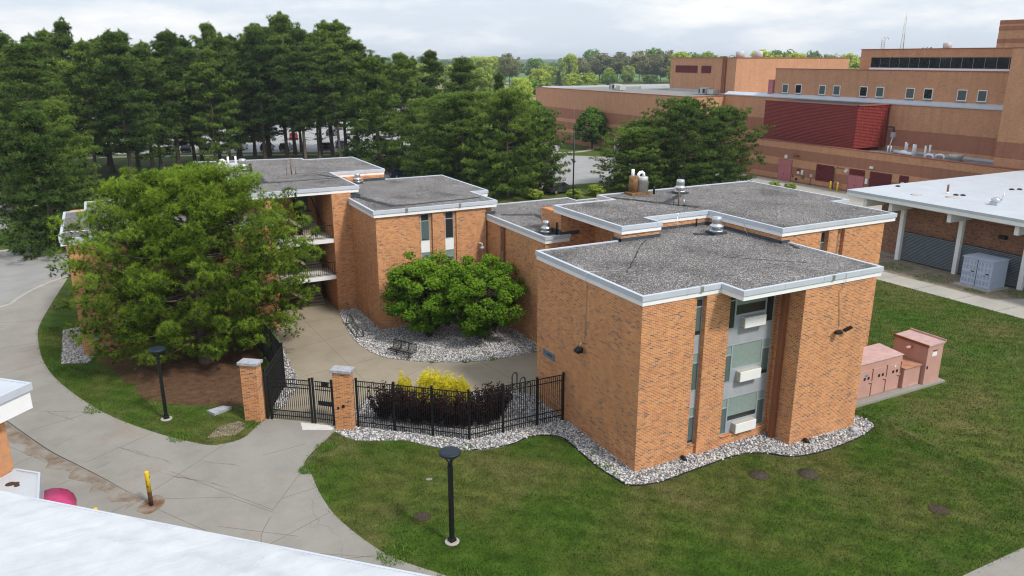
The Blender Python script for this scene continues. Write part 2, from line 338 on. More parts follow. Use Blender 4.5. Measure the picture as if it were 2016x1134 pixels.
M['leaf_gold'] = foliage('gold_thread_leaves', (.32, .30, .012), (.90, .80, .06), .3, rand=.05)
M['field'] = plain('crop_field', (.10, .20, .05), .95, 0, .15, .02); M['meadow'] = plain('dry_meadow', (.26, .27, .10), .95, 0, .2, .03)
M['pond'] = plain('pond_water', (.20, .26, .30), .08, 0, .05)
# ================================================================ GROUND AND PAVING
S8 = 4200
gr = MB(); gr.add([(-S8, -S8, 0), (S8, -S8, 0), (S8, S8, 0), (-S8, S8, 0)], [(0, 1, 2, 3)]); tag(gr.build('ground', M['grass']), kind='structure')
LAWN_EDGE = spline([(-22.9, 47.5), (-23.82, 39.86), (-24.31, 34.97), (-24.26, 32.11), (-23.76, 27.35), (-22.7, 22.92), (-20.72, 17.84), (-18.55, 14.14), (-16.51, 11.61), (-15.65, 11.21), (-14.69, 11.41), (-13.93, 12.34), (-13.4, 12.95)], 4)
RIGHT_EDGE = spline([(-9.9, 9.75), (-10.62, 9.99), (-11.31, 9.28), (-12.62, 7.78), (-12.62, 6.67), (-12.7, 4.92), (-12.57, 2.85), (-12.01, .64), (-11.35, -.93), (-10.09, -2.7), (-8.6, -4.6)], 4)
DRIVE = LAWN_EDGE+[(-10.51, 10.67)]+RIGHT_EDGE+[(-7.2, -6.2), (-12, -16), (-40, -16), (-40, 41), (-27.3, 41.3), (-26.26, 42.56), (-25.4, 44.82), (-23.75, 47.58)]
sheet('driveway', DRIVE, .012, M['conc'])
ROAD = spline([(-60, 30), (-33, 38.5), (-27.1, 40.9), (-26.26, 42.56), (-25.4, 44.82), (-23.75, 47.58), (-21, 50.2), (-14, 52.5)], 3)+[(-14, 60.6), (-25.6, 60.6), (-60, 61)]
sheet('road', ROAD, .006, M['asphalt'])
k = MB(); pts = spline([(-33, 38.2), (-27.1, 40.9), (-26.2, 42.56), (-25.3, 44.82), (-23.6, 47.5), (-21, 50)], 4)
for a, b in zip(pts[:-1], pts[1:]):
    c = ((a[0]+b[0])/2, (a[1]+b[1])/2); k.obox(c, (b[0]-a[0], b[1]-a[1]), math.dist(a, b)/2+.01, .16, -.1, .03)
tag(k.build('kerb', M['conc_lt']), kind='structure')
tag(MB().box(-60, -14, 60.5, 61.1, -.1, .13).build('kerb', M['conc_lt']), kind='structure')
# lower service drive edge: a real kerb step along a curve
k = MB(); pts = spline([(-28, 23.5), (-25.31, 19.45), (-24.81, 18.67), (-23.8, 16.42), (-22.66, 13.99), (-21.6, 12.12), (-20.61, 10.36), (-19.86, 8.94), (-19.14, 7.76)], 4)
N = len(pts)
for i, (a, b) in enumerate(zip(pts[:-1], pts[1:])):
    c = ((a[0]+b[0])/2, (a[1]+b[1])/2); k.obox(c, (b[0]-a[0], b[1]-a[1]), math.dist(a, b)/2+.02, .14, -.1, .15*(1-i/N)+.016)
tag(k.build('kerb', M['conc']), kind='structure')
dl = NT('gutter_dirt'); dl.col(dl.mix(dl.ramp(dl.noise(1.1, detail=8, rough=.7), [(.38, 0), (.6, 1)]), (.28, .255, .22), (.18, .125, .088))).set(.95)
sheet('gutter_dirt', [(x-.15, y-.10) for x, y in pts]+[(x-.15-.55*math.sin(1.0+i*.9)**2-.2, y-.35-.3*math.sin(i*1.7)**2) for i, (x, y) in reversed(list(enumerate(pts)))], .0165, dl.m)
for cx, cy, an, L, w in [(-17.3, 8.4, -.9, 2.0, .03), (-18.9, 11.6, -1.0, 1.6, .03), (-19.6, 12.6, -1.0, 1.1, .025), (-16.0, 9.3, -.85, 1.0, .03), (-22.6, 18.2, -1.1, 1.3, .03)]:
    rr_ = np.random.default_rng(int(abs(cx*100))); u = np.linspace(-1, 1, 14); off = .12*np.sin(u*2.2)+rr_.normal(0, .02, 14); ww = w*(1-u*u)*rr_.uniform(.5, 1.3, 14)+.004
    cu, su = math.cos(an), math.sin(an); A_ = [(cx+cu*L*a-su*(o+h), cy+su*L*a+cu*(o+h)) for a, o, h in zip(u, off, ww)]; B_ = [(cx+cu*L*a-su*(o-h), cy+su*L*a+cu*(o-h)) for a, o, h in zip(u, off, ww)]
    sheet('tyre_stain', A_+B_[::-1], .0155, dl.m)
COURT = [(-13.4, 12.95), (-12.21, 14.07), (-10.89, 16.35), (-10.78, 17.49), (-10.48, 22.3), (-10.27, 26.45), (-9.45, 27.4), (-9.4, 33), (-5.29, 33), (-5.33, 28.54), (-6.02, 23.1), (-5.92, 20.12), (-5.26, 18.13), (-4.31, 17.16), (-3.07, 16.15), (-.88, 15.09), (1.32, 14.68), (5.2, 14.9), (5.2, 9.0), (0, 9.0), (-.86, 10.2), (-3.39, 11.2), (-6.0, 12.4), (-7.84, 13.2), (-8.78, 12.28), (-9.9, 9.95), (-10.51, 10.67)]
sheet('courtyard_path', COURT, .020, M['conc_court'])
SIDE = [(36.4, 15.7), (36.35, 24), (38.9, 24), (38.94, 17.4), (39.3, 8.2), (46, 5.2), (46, -3), (36.9, -3), (36.76, 4.44)]
sheet('sidewalk', SIDE, .012, M['conc_lt'])
sheet('sidewalk', [(3.4, -16), (12, -16), (12, -10.6), (9.65, -11.17), (6.03, -11.14), (3.9, -13)], .012, M['conc'])
sheet('dirt_strip', [(38.94, 24), (38.94, 17.4), (39.35, 8.2), (44.6, 6.0), (44.6, 24)], .006, M['dirt'])
sheet('dirt_strip', [(-16.3, 12.2), (-15.0, 11.9), (-14.2, 12.7), (-14.6, 13.4), (-15.6, 13.2)], .006, M['dirt'])
mulch = spline([(-19.5, 22), (-18.5, 18.6), (-16.2, 16.2), (-13.9, 15.0), (-12.6, 16.2), (-12.1, 20), (-12.2, 26.6), (-16, 26.8), (-20.6, 26.8), (-19.5, 22)], 5)
_r = np.random.default_rng(6); mulch = [(-16+(x+16)*q, 21.5+(y-21.5)*q) for (x, y), q in zip(mulch[:-1], _r.normal(1.0, .035, len(mulch)))]
sheet('needle_mulch', mulch, .008, M['soil'])
# parking areas beyond the buildings
sheet('parking_lot', [(-110, 134), (-20, 144), (12, 131.5), (33, 119), (41, 113.5), (60, 107), (90, 150), (140, 235), (60, 300), (-110, 330)], .006, M['lot'])
sheet('parking_lot', [(30, 67), (38, 70.5), (52.9, 70), (66, 70), (66, 92), (62, 97), (56, 104), (44, 112), (38.5, 96), (26, 92), (16, 95), (16, 86), (27, 80)], .010, M['lot'])
sheet('parking_lot', [(-60, 73), (-29.2, 72.7), (-28.9, 80.6), (-31.1, 97), (-60, 97)], .006, M['asphalt'])
sheet('service_yard', [(58, 36), (70.7, 36), (70.7, 72), (62, 72), (58, 60)], .008, M['conc_lt'])
MBk = MB(); pts = spline([(-60, 148), (-16, 139.4), (12, 128.7), (32.4, 117.1), (60.4, 107.2), (70.5, 112)], 6)
for a, b in zip(pts[:-1], pts[1:]): MBk.obox(((a[0]+b[0])/2, (a[1]+b[1])/2-2.5), (b[0]-a[0], b[1]-a[1]), math.dist(a, b)/2+.05, .8, -.2, .014)
tag(MBk.build('footpath', M['conc_lt']), kind='structure')
# paint on the lots
pm = MB()
for i in range(16): pm.obox((-36+i*5.4, 149-i*1.9), (.35, 1), .06, 2.4, .0, .014)
tag(pm.build('parking_marking', M['white']), kind='structure')
tag(MB().obox((-30.6, 88), (.25, 1), .07, 8, 0, .013).build('parking_marking', M['white']), kind='structure')
# saw-cut joints in the slabs: narrow dark inlays on the paving
def joint(name, a, b, z, w=.009, parent=None):
    m = MB().obox(((a[0]+b[0])/2, (a[1]+b[1])/2), (b[0]-a[0], b[1]-a[1]), math.dist(a, b)/2, w, z-.02, z+.003)
    return tag(m.build(name, M['joint'], parent), kind='structure')
for a, b in [((-25.2, 16.5), (-19.0, 6.9)), ((-19.0, 6.9), (-16.6, 3.0)), ((-19.1, 7.6), (-16.1, 6.2)), ((-16.1, 6.2), (-14.7, 4.2)), ((-25.5, 12.5), (-22.0, 15.2)), ((-24.2, 9.6), (-20.4, 11.8)), ((-22.2, 6.4), (-19.0, 8.0)),
             ((-21.5, 12.2), (-18.2, 14.2)), ((-23.9, 17.0), (-20.5, 18.2)), ((-19.3, 7.9), (-15.4, 11.3)), ((-15.4, 11.3), (-16.4, 12.0)), ((-18.1, 9.6), (-14.7, 4.4)), ((-14.7, 4.4), (-11.6, 8.9)), ((-11.6, 8.9), (-10.7, 9.9)), ((-14.2, 5.1), (-12.6, 5.3)), ((-14.2, 9.2), (-12.2, 9.4)), ((-16.4, 2.4), (-11.4, -.9)), ((-15.5, 2.0), (-12.6, 3.2)), ((-24.2, 31), (-31, 31)), ((-23.7, 27), (-30, 24)), ((-24.2, 36), (-31, 38)), ((-16.8, 4.2), (-14.2, 2.1)), ((-20.3, 17.4), (-25, 20.2))]: joint('expansion_joint', a, b, .012)
pts = spline([(-14.9, 3.9), (-15.5, 2.6), (-15.2, 1.4), (-13.6, .2), (-12.0, -.4)], 5)
for a, b in zip(pts[:-1], pts[1:]): joint('expansion_joint', a, b, .0125)
for a, b in [((-10.6, 22.0), (-6.0, 23.5)), ((-10.8, 17.5), (-5.4, 18.4)), ((-10.2, 27), (-5.5, 27)), ((-8.0, 27), (-7.4, 13.6)), ((-12.2, 14.0), (-8.8, 13.2)), ((-3.2, 16.2), (-3.6, 11.4)), ((-.4, 14.9), (.2, 9.9)), ((-7.6, 13.4), (-3.0, 16.1))]: joint('expansion_joint', a, b, .020)
for y in (0, 3.2, 6.4, 9.6, 12.8, 16, 19.2): joint('expansion_joint', (36.6, y), (39.2, y-.1), .012, .02)
# far country: crop fields, a meadow and a pond
sheet('crop_field', [(150, 620), (430, 520), (900, 900), (400, 1100)], .02, M['field'])
sheet('crop_field', [(-200, 900), (380, 1150), (900, 1700), (-300, 2000)], .03, M['field'])
sheet('crop_field', [(900, 950), (1500, 700), (2600, 1500), (1500, 1900)], .03, M['field'])
sheet('meadow', [(140, 240), (230, 300), (330, 430), (190, 480), (90, 330)], .02, M['meadow'])
sheet('pond', [(240, 480), (300, 470), (320, 500), (262, 520)], .05, M['pond'])
k = MB(); rr = np.random.default_rng(5)
for i in range(22):
    x = -2600+i*260+rr.uniform(-60, 60); k.lathe([(520+rr.uniform(0, 200), 0), (380, 6+rr.uniform(0, 5)), (150, 9+rr.uniform(0, 7)), (1, 12+rr.uniform(0, 8))], (x*1.15+900, 3350+rr.uniform(-120, 120)-x*.35, -1), 22)
tag(k.build('hills', plain('far_hills', (.06, .10, .04), .95, 0, .2, .01)), kind='structure')

# ---------------- stone beds (loose river stones: real stones, one mass)
BED_FRONT = [(-10.65, 9.88), (-10.02, 8.61), (-8.73, 7.93), (-7.87, 7.48), (-7.02, 6.36), (-5.49, 5.11), (-3.8, 4.78), (-2.56, 5.05), (-1.81, 4.89), (-1.15, 4.31), (-1.1, 3.25), (-1.17, 1.42), (-1.02, -.14), (-.73, -.85), (.51, -1.17), (2.58, -1.05), (5.05, -.95), (6.26, -1.32), (7.25, -2.21), (8.88, -2.52), (11.05, -2.42), (12.7, -2.1), (13.28, -1.79), (13.52, -1.15), (13.27, -.5)]
BED_FRONT = spline(BED_FRONT, 3)+[(12.4, -.5), (12.4, -.9), (8, -.9), (8, .5), (.5, .5), (.3, 8.9), (-.86, 10.2), (-3.39, 11.2), (-6, 12.4), (-7.84, 13.2), (-8.78, 12.28), (-9.9, 9.95)]
BED_COURT = spline([(-5.33, 28.5), (-6.02, 23.1), (-5.92, 20.12), (-5.26, 18.13), (-4.31, 17.16), (-3.07, 16.15), (-.88, 15.09), (1.32, 14.68), (4.2, 14.87)], 4)+[(4.2, 23.2), (-3.8, 23.2), (-3.8, 28.5)]
BED_SIDE = [(-22.85, 33.0), (-22.75, 26.2), (-21.4, 25.6), (-20.9, 26.6), (-21.4, 27.2), (-21.5, 33)]
BED_FENCE = [(-12.0, 27.5), (-10.27, 26.45), (-10.48, 22.3), (-10.78, 17.49), (-10.89, 16.35), (-12.21, 14.07), (-12.9, 13.6), (-11.6, 17.4)]
rng = np.random.default_rng(11)
OV = np.array([(1, 0, 0), (-1, 0, 0), (0, 1, 0), (0, -1, 0), (0, 0, 1), (0, 0, -1)], np.float32)
OF = np.array([(0, 2, 4), (2, 1, 4), (1, 3, 4), (3, 0, 4), (2, 0, 5), (1, 2, 5), (3, 1, 5), (0, 3, 5)], np.int32)
def stone_bed(poly, label, dens, smin=.028, smax=.062, base=M['stonebed']):
    P = np.array(poly); x0, y0 = P.min(0); x1, y1 = P.max(0); n = int((x1-x0)*(y1-y0)*dens)
    x = rng.uniform(x0, x1, n); y = rng.uniform(y0, y1, n); ok = inpoly(x, y, poly); x, y = x[ok], y[ok]; n = len(x)
    s = rng.uniform(smin, smax, n)*rng.choice([1, 1, 1, 1.5], n); sc = np.stack([s*rng.uniform(.8, 1.4, n), s*rng.uniform(.7, 1.2, n), s*rng.uniform(.5, .85, n)], 1)
    ang = rng.uniform(0, 6.28, n); tl = rng.uniform(-.5, .5, n)
    V = OV[None]*rng.uniform(.75, 1.15, (n, 6, 1))*sc[:, None, :]
    V = np.stack([V[..., 0]*np.cos(tl)[:, None]-V[..., 2]*np.sin(tl)[:, None], V[..., 1], V[..., 0]*np.sin(tl)[:, None]+V[..., 2]*np.cos(tl)[:, None]], -1)
    V = np.stack([V[..., 0]*np.cos(ang)[:, None]-V[..., 1]*np.sin(ang)[:, None], V[..., 0]*np.sin(ang)[:, None]+V[..., 1]*np.cos(ang)[:, None], V[..., 2]], -1)
    V += np.stack([x, y, .035+rng.uniform(0, .035, n)], 1)[:, None, :]
    F = (OF[None]+6*np.arange(n)[:, None, None]).reshape(-1, 3)
    sheet('stone_bed', poly, .03, base, thick=.08)
    o = trimesh('gravel', V.reshape(-1, 3), F, M['stones'], None, np.repeat(rng.uniform(0, 1, n), 6))
    return tag(o, label, 'gravel', kind='stuff')
stone_bed(BED_FRONT, 'pale river stones along the front brick wall and fence', 260)
stone_bed(BED_COURT, 'grey river stones around the two courtyard trees', 240)
stone_bed(BED_SIDE, 'river stones beside the far end wall under the pine', 240)
stone_bed(BED_FENCE, 'brownish stones between the black fence and courtyard path', 160)
# black plastic edging round the front bed
e = MB(); pts = spline([(-5.49, 5.11), (-3.8, 4.78), (-2.56, 5.05), (-1.81, 4.89), (-1.15, 4.31), (-1.1, 3.25), (-1.17, 1.42), (-1.02, -.14), (-.73, -.85), (.51, -1.17), (2.58, -1.05), (5.05, -.95), (6.26, -1.32), (7.25, -2.21), (8.88, -2.52), (11.05, -2.42), (12.7, -2.1), (13.28, -1.79), (13.52, -1.15), (13.27, -.5)], 4)
e.tube([(x, y, .05) for x, y in pts], .03, 6); tag(e.build('kerb', M['black']), kind='structure')
# ---------------- mown lawn: blades over the near grass
HARD = [DRIVE, COURT, SIDE, BED_FRONT, BED_SIDE, mulch, [(-.2, -.2), (7.8, -.2), (7.8, -1.5), (13.5, -1.5), (13.5, 16), (4, 16), (4, 9), (-.2, 9)], [(14.2, -.2), (21.6, -.2), (21.6, 2.6), (14.2, 2.6)], [(-22, 26.9), (-4, 26.9), (-4, 60), (-22, 60)], [(3.4, -16), (12, -16), (12, -10.6), (9.65, -11.17), (6.03, -11.14), (3.9, -13)], [(38.9, 5), (46, 5), (46, 25), (38.9, 25)]]
def lawn(x0, x1, y0, y1, dens, hmin, hmax, w):
    n = int((x1-x0)*(y1-y0)*dens); x = rng.uniform(x0, x1, n); y = rng.uniform(y0, y1, n); ok = np.ones(n, bool)
    for p in HARD: s_ = .95 if p is mulch else .09; ok &= ~inpoly(x+rng.normal(0, s_, n), y+rng.normal(0, s_, n), p)
    x, y = x[ok], y[ok]; n = len(x); a = rng.uniform(0, 6.28, n); ln = rng.uniform(-.06, .06, (n, 2)); h = rng.uniform(hmin, hmax, n); ww = w*rng.uniform(.6, 1.4, n)
    b = np.stack([x, y, np.full(n, .0)], 1); d = np.stack([np.cos(a)*ww, np.sin(a)*ww, np.zeros(n)], 1); t = b+np.stack([ln[:, 0], ln[:, 1], h], 1)
    return np.stack([b-d, b+d, t], 1).reshape(-1, 3), np.repeat(np.clip(rng.normal(.45, .22, n), 0, 1), 3)
VA, SA = lawn(-13.5, 14, -15, 11, 420, .035, .085, .014)
VB, SB = lawn(13, 38, -12, 22, 170, .04, .09, .02)
VC, SC_ = lawn(-25, -13, 11, 34, 330, .035, .09, .014)
V = np.concatenate([VA, VB, VC]); trimesh('grass', V, np.arange(len(V)).reshape(-1, 3), M['blades'], None, np.concatenate([SA, SB, SC_]))
tag(bpy.data.objects['grass'], 'short mown lawn grass around the brick buildings', 'grass', kind='stuff')
def weeds(name, pts, label):
    Vs = []; Ss = []
    for (x, y, r, n) in pts:
        a = rng.uniform(0, 6.28, n); q = r*np.sqrt(rng.uniform(0, 1, n)); b = np.stack([x+q*np.cos(a), y+q*np.sin(a), np.full(n, .02)], 1); an = rng.uniform(0, 6.28, n)
        d = np.stack([np.cos(an)*.02, np.sin(an)*.02, np.zeros(n)], 1); t = b+np.stack([rng.normal(0, .06, n), rng.normal(0, .06, n), rng.uniform(.06, .16, n)], 1)
        Vs.append(np.stack([b-d, b+d, t], 1).reshape(-1, 3)); Ss.append(np.repeat(rng.uniform(.3, 1, n), 3))
    V = np.concatenate(Vs); tag(trimesh(name, V, np.arange(len(V)).reshape(-1, 3), M['leaf_green'], None, np.concatenate(Ss)), label, 'weeds', kind='stuff')
weeds('weeds', [(-.9, 1.0, .3, 160), (-.8, .2, .2, 90), (-.7, 2.2, .25, 90), (-5.6, 5.5, .3, 120), (-3.0, 16.2, .2, 110), (-1.2, 15.3, .25, 110), (.4, 14.95, .3, 130), (3.2, 15.0, .3, 80), (-4.2, 17.3, .2, 60), (40.5, 14, 1.5, 500), (41, 18, 1.6, 600), (42.5, 8.0, 1.2, 400), (40.3, 10.2, .8, 250), (-11.4, 8.6, .5, 300), (-12.7, 6.9, .4, 300), (-11.3, -.7, .7, 400), (-9.8, -3.1, .8, 400), (-20.9, 18.3, .7, 300), (-17.4, 12.9, .6, 300), (-14.2, 12.6, .4, 150)], 'ragged weeds and longer tufts along the paving edges')

# ================================================================ THE DORMITORY
D = thing('dormitory_building', 'three storey orange brick dormitory block with gravel roofs and white fascias', 'building')
def P_(name, m, *boxes):
    b = MB()
    for q in boxes: b.box(*q)
    return b.build(name, m, D)
H1 = 7.72
# near block
P_('wall', M['brick'], (0, 2.78, 0, .4, 0, H1), (0, 12.33, .4, 8.8, 0, H1), (2.78, 2.98, .1, .4, 0, H1), (2.98, 3.42, .12, .4, 0, .50), (3.42, 4.80, -.03, .4, 0, H1), (4.80, 4.93, .1, .4, 0, H1), (4.93, 7.76, .1, .4, 0, .46), (7.76, 7.92, .14, .4, 0, H1), (7.92, 12.33, -1.35, .4, 0, H1), (12.33, 12.72, -.55, 8.8, 0, H1))
# raised middle block
P_('wall', M['brick'], (5.02, 7.6, 8.71, 9.35, 0, 8.52), (7.6, 12.31, 10.1, 15.0, 0, 8.52), (12.31, 15.3, 4.39, 17.4, 0, 8.52), (15.3, 15.55, 4.6, 17.4, 0, 8.52), (15.9, 16.6, 4.39, 17.4, 0, 8.52), (16.95, 17.15, 4.6, 17.4, 0, 8.52), (15.55, 17.15, 4.8, 17.4, 0, 8.52), (17.15, 20.4, 4.39, 17.4, 0, 8.52), (20.4, 22.3, 8.95, 17.4, 0, 8.52), (5.12, 12.31, 15.0, 17.4, 0, 8.52))
# link wing with the long side wall
P_('wall', M['brick'], (4.05, 5.12, 15.0, 20.55, 0, 6.82), (4.05, 5.12, 21.05, 25.9, 0, 6.82), (4.3, 5.12, 20.55, 21.05, 0, 6.82), (5.12, 14.0, 17.4, 25.9, 0, 6.82))
# courtyard block
P_('wall', M['brick'], (-3.95, -1.0, 22.99, 23.3, 0, H1), (-.05, .75, 22.95, 23.3, 0, H1), (1.7, 3.93, 22.99, 23.3, 0, H1), (-1.0, -.85, 23.1, 23.3, 0, H1), (-.2, -.05, 23.1, 23.3, 0, H1), (.75, .9, 23.1, 23.3, 0, H1), (1.55, 1.7, 23.1, 23.3, 0, H1), (-3.95, 4.5, 23.3, 27.1, 0, H1), (-3.95, 5.8, 27.1, 35.6, 0, H1))
# stair tower and far raised block, low end block
P_('wall', M['brick'], (-5.29, -3.95, 28.45, 35.6, 0, 8.52), (-3.95, .9, 35.6, 44.9, 0, 8.52), (-9.7, -9.3, 28.75, 45, 0, 8.52), (-9.3, -3.95, 36.4, 44.9, 0, 8.52), (-11.9, -9.7, 30.5, 47.4, 0, 8.52), (-3.4, -1.0, 35.0, 35.6, 7.8, 8.52))
P_('wall', M['brick'], (-21.55, -9.7, 27.0, 30.5, 0, 6.95), (-21.55, -11.9, 30.5, 39.6, 0, 6.95))
def roof(poly, zt, cope=.23, fas=.22, seams=True, pitch=2.4):
    rf = MB().prism(inset(poly, .14), zt-.40, zt-.05).build('roof', M['gravel'], D)
    MB().ring(poly, 0, .16, zt-cope, zt).build('coping', M['coping'], rf)
    MB().ring(poly, .05, .16, zt-cope-fas, zt-cope).build('fascia', M['white'], rf)
    MB().prism(inset(poly, .165), zt-cope-fas+.02, zt-cope-fas+.05).build('soffit', M['soffit'], rf)
    if seams:
        n = len(poly); me = None
        for i in range(n):
            a, b = Vector(poly[i]), Vector(poly[(i+1) % n]); L = (b-a).length; u = (b-a)/max(L, .01)
            if abs(u.x) > .5 and i >= 0 and L < 1.2: continue
            for q in range(1, int(L/pitch)+1):
                if q*pitch > L-.2: break
                c = a+u*q*pitch; MB().obox(c, u, .035, .012, zt-cope-.004, zt+.006).build('coping_seam', M['coping'], rf)
    return rf
N_ROOF = [(-.09, -.08), (4.13, -.08), (4.13, -1.44), (12.85, -1.44), (12.85, 4.5), (12.5, 4.5), (12.5, 10.3), (7.5, 10.3), (7.5, 9.2), (5.2, 9.2), (5.2, 8.91), (-.09, 8.91)]
Q_ROOF = [(4.98, 8.57), (7.71, 8.57), (7.71, 10.0), (12.19, 10.0), (12.19, 4.26), (21.25, 4.26), (21.25, 8.73), (22.65, 8.73), (22.65, 17.6), (9.38, 17.6), (9.38, 15.78), (4.98, 15.78)]
R_ROOF = [(3.93, 14.85), (5.76, 14.85), (5.76, 15.4), (6.6, 15.4), (6.6, 16.5), (14.1, 16.5), (14.1, 24.8), (12.4, 24.8), (12.4, 26.1), (3.93, 26.1)]
S_ROOF = [(-4.16, 22.79), (4.72, 22.79), (4.72, 26.9), (6.03, 26.9), (6.03, 35.85), (-3.6, 35.85), (-3.6, 28.9), (-4.16, 28.9)]
T_ROOF = [(-11.0, 28.57), (-3.25, 28.57), (-3.25, 35.94), (1.12, 35.94), (1.12, 45.1), (-3.2, 45.1), (-3.2, 46.3), (-12.1, 47.9), (-12.1, 40), (-11.0, 40)]
U_ROOF = [(-21.86, 26.9), (-9.5, 26.9), (-9.5, 30.7), (-11.2, 30.7), (-11.2, 40.2), (-20.6, 40.2), (-20.6, 36.4), (-21.86, 36.4)]
rN = roof(N_ROOF, 8.16); rQ = roof(Q_ROOF, 8.95); rR = roof(R_ROOF, 7.24); rS = roof(S_ROOF, 8.16); rT = roof(T_ROOF, 8.95); rU = roof(U_ROOF, 7.4)
# dark flashing strips where the raised walls rise out of the lower roofs
for q in [(4.94, 7.66, 8.65, 8.71, 8.1, 8.28), (4.94, 5.02, 8.65, 9.35, 8.1, 8.28), (7.6, 12.25, 10.02, 10.1, 8.1, 8.26), (12.24, 12.31, 4.3, 10.1, 8.1, 8.27), (12.24, 12.85, 4.31, 4.39, 8.1, 8.27), (5.05, 5.12, 14.95, 16.4, 7.18, 7.5), (5.05, 6.4, 14.93, 15.0, 7.18, 7.4), (3.9, 4.6, 22.9, 22.99, 7.18, 7.4), (-3.9, 0.95, 35.5, 35.6, 8.1, 8.32), (-3.9, -3.2, 28.6, 29.2, 8.1, 8.35)]:
    box('flashing', D, M['lead'], *q)
# bare tar strips in the gravel: ragged sheets
def tar(par, z, a, b, w, rag=.35, seed=0):
    r = np.random.default_rng(seed); a = np.array(a, float); b = np.array(b, float); L = np.linalg.norm(b-a); u = (b-a)/L; p = np.array([-u[1], u[0]]); n = max(4, int(L/.22))
    lo = []; hi = []
    for i in range(n+1):
        c = a+u*L*i/n+p*r.normal(0, .03); lo.append(tuple(c-p*w*(1+r.uniform(-rag, rag)))); hi.append(tuple(c+p*w*(1+r.uniform(-rag, rag))))
    MB().prism(lo+hi[::-1], z, z+.012).build('tar_strip', M['tar'], par)
zq = 8.95-.05; zn = 8.16-.05; zr = 7.24-.05
tar(rQ, zq, (9.6, 16.9), (12.1, 12.0), .20, seed=1); tar(rQ, zq, (11.6, 13.4), (14.2, 15.1), .19, seed=2); tar(rQ, zq, (12.1, 12.2), (12.4, 11.2), .26, seed=3)
tar(rN, zn, (9.7, 8.3), (10.6, 7.7), .22, seed=4); tar(rN, zn, (1.6, 3.4), (4.6, 6.6), .03, .8, 5); tar(rN, zn, (4.9, 6.9), (6.4, 8.4), .025, .8, 6); tar(rN, zn, (7.6, 3.6), (10.4, .8), .02, .9, 7); tar(rN, zn, (12.1, 3.2), (12.6, 3.9), .12, .6, 8)
tar(rR, zr, (4.8, 22.4), (7.0, 21.3), .16, seed=9); tar(rR, zr, (7.0, 21.3), (6.3, 16.8), .24, seed=10)
tar(rS, zn, (-3.3, 28.6), (-2.4, 24.3), .28, seed=11); tar(rS, zn, (-2.6, 24.1), (4.2, 24.6), .15, seed=12)
tar(rT, zq, (-9.4, 33.0), (-3.6, 33.2), .14, seed=13); tar(rT, zq, (-8.9, 38.3), (-9.2, 33.2), .45, .5, 14); tar(rT, zq, (-4.4, 35.6), (-3.4, 32.9), .14, seed=15); tar(rT, zq, (-11.6, 46.6), (-9.6, 46.2), .3, seed=16)
# roof-edge bracket patches and lightning cables
def cable(pts, r=.012, m=M['galv'], name='cable'): return MB().tube(pts, r, 5).build(name, m, D)
cable([(2.4, 3.6, 8.13), (.2, 4.17, 8.15), (-.1, 4.15, 8.17), (-.12, 4.13, 7.7), (-.03, 4.15, 7.45), (-.03, 4.2, 5.1), (-.03, 4.3, 4.75)])
cable([(8.6, 1.6, 8.13), (10.1, -1.3, 8.17), (10.3, -1.47, 8.17), (10.28, -1.47, 7.65), (10.05, -1.38, 7.3), (10.35, -1.38, 5.5)])
cable([(13.6, 8.2, 8.93), (12.2, 7.1, 8.97), (12.17, 7.0, 8.5), (12.1, 6.6, 8.13)]); cable([(12, 10.6, 8.93), (9.9, 9.98, 8.98), (9.85, 9.95, 8.5), (9.7, 9.6, 8.12)])
cable([(-7, 37, 8.93), (-1.2, 36.6, 8.93), (-.5, 35.9, 8.97), (-.5, 35.88, 8.2)]); cable([(-16, 29, 7.38), (-21.7, 29, 7.38), (-21.95, 28.9, 7.3), (-21.95, 28.6, 6.9)])
for (x, y, u, z) in [(3.05, -.08, 0, 8.16), (9.5, -1.44, 0, 8.16), (-1.9, 22.79, 0, 8.16), (1.9, 22.79, 0, 8.16)]:
    MB().box(x-.08, x+.08, y-.025, y+.1, z-.24, z+.012).build('scupper', M['galv'], D)
# exhaust fans with spun caps
def fan(x, y, z, s=1.0, name='roof_vent'):
    b = MB().box(x-.42*s, x+.42*s, y-.42*s, y+.42*s, z-.05, z+.14*s).build(name, M['lead'], D)
    MB().lathe([(.50*s, .14*s), (.50*s, .20*s), (.34*s, .24*s)], (x, y, z), 4).build('base', M['galv'], b).rotation_euler = (0, 0, 0)
    MB().lathe([(.27*s, .22*s), (.27*s, .34*s), (.40*s, .38*s), (.40*s, .47*s), (.30*s, .52*s), (.27*s, .62*s), (.29*s, .64*s), (.29*s, .90*s), (.25*s, .97*s), (.10*s, 1.0*s), (.0, 1.0*s)], (x, y, z), 24).build('cap', M['galv'], b)
fan(14.75, 15.7, 8.9, .95); fan(10.97, 7.9, 8.11, .98); fan(4.75, 15.6, 7.2, .9) if False else fan(4.62, 15.9, 7.19, .82); fan(-1.5, 36.5-1.6, 8.11, .8); fan(-9.2, 40.2, 8.9, 1.0); fan(-9.6, 33.2, 8.9, .7)
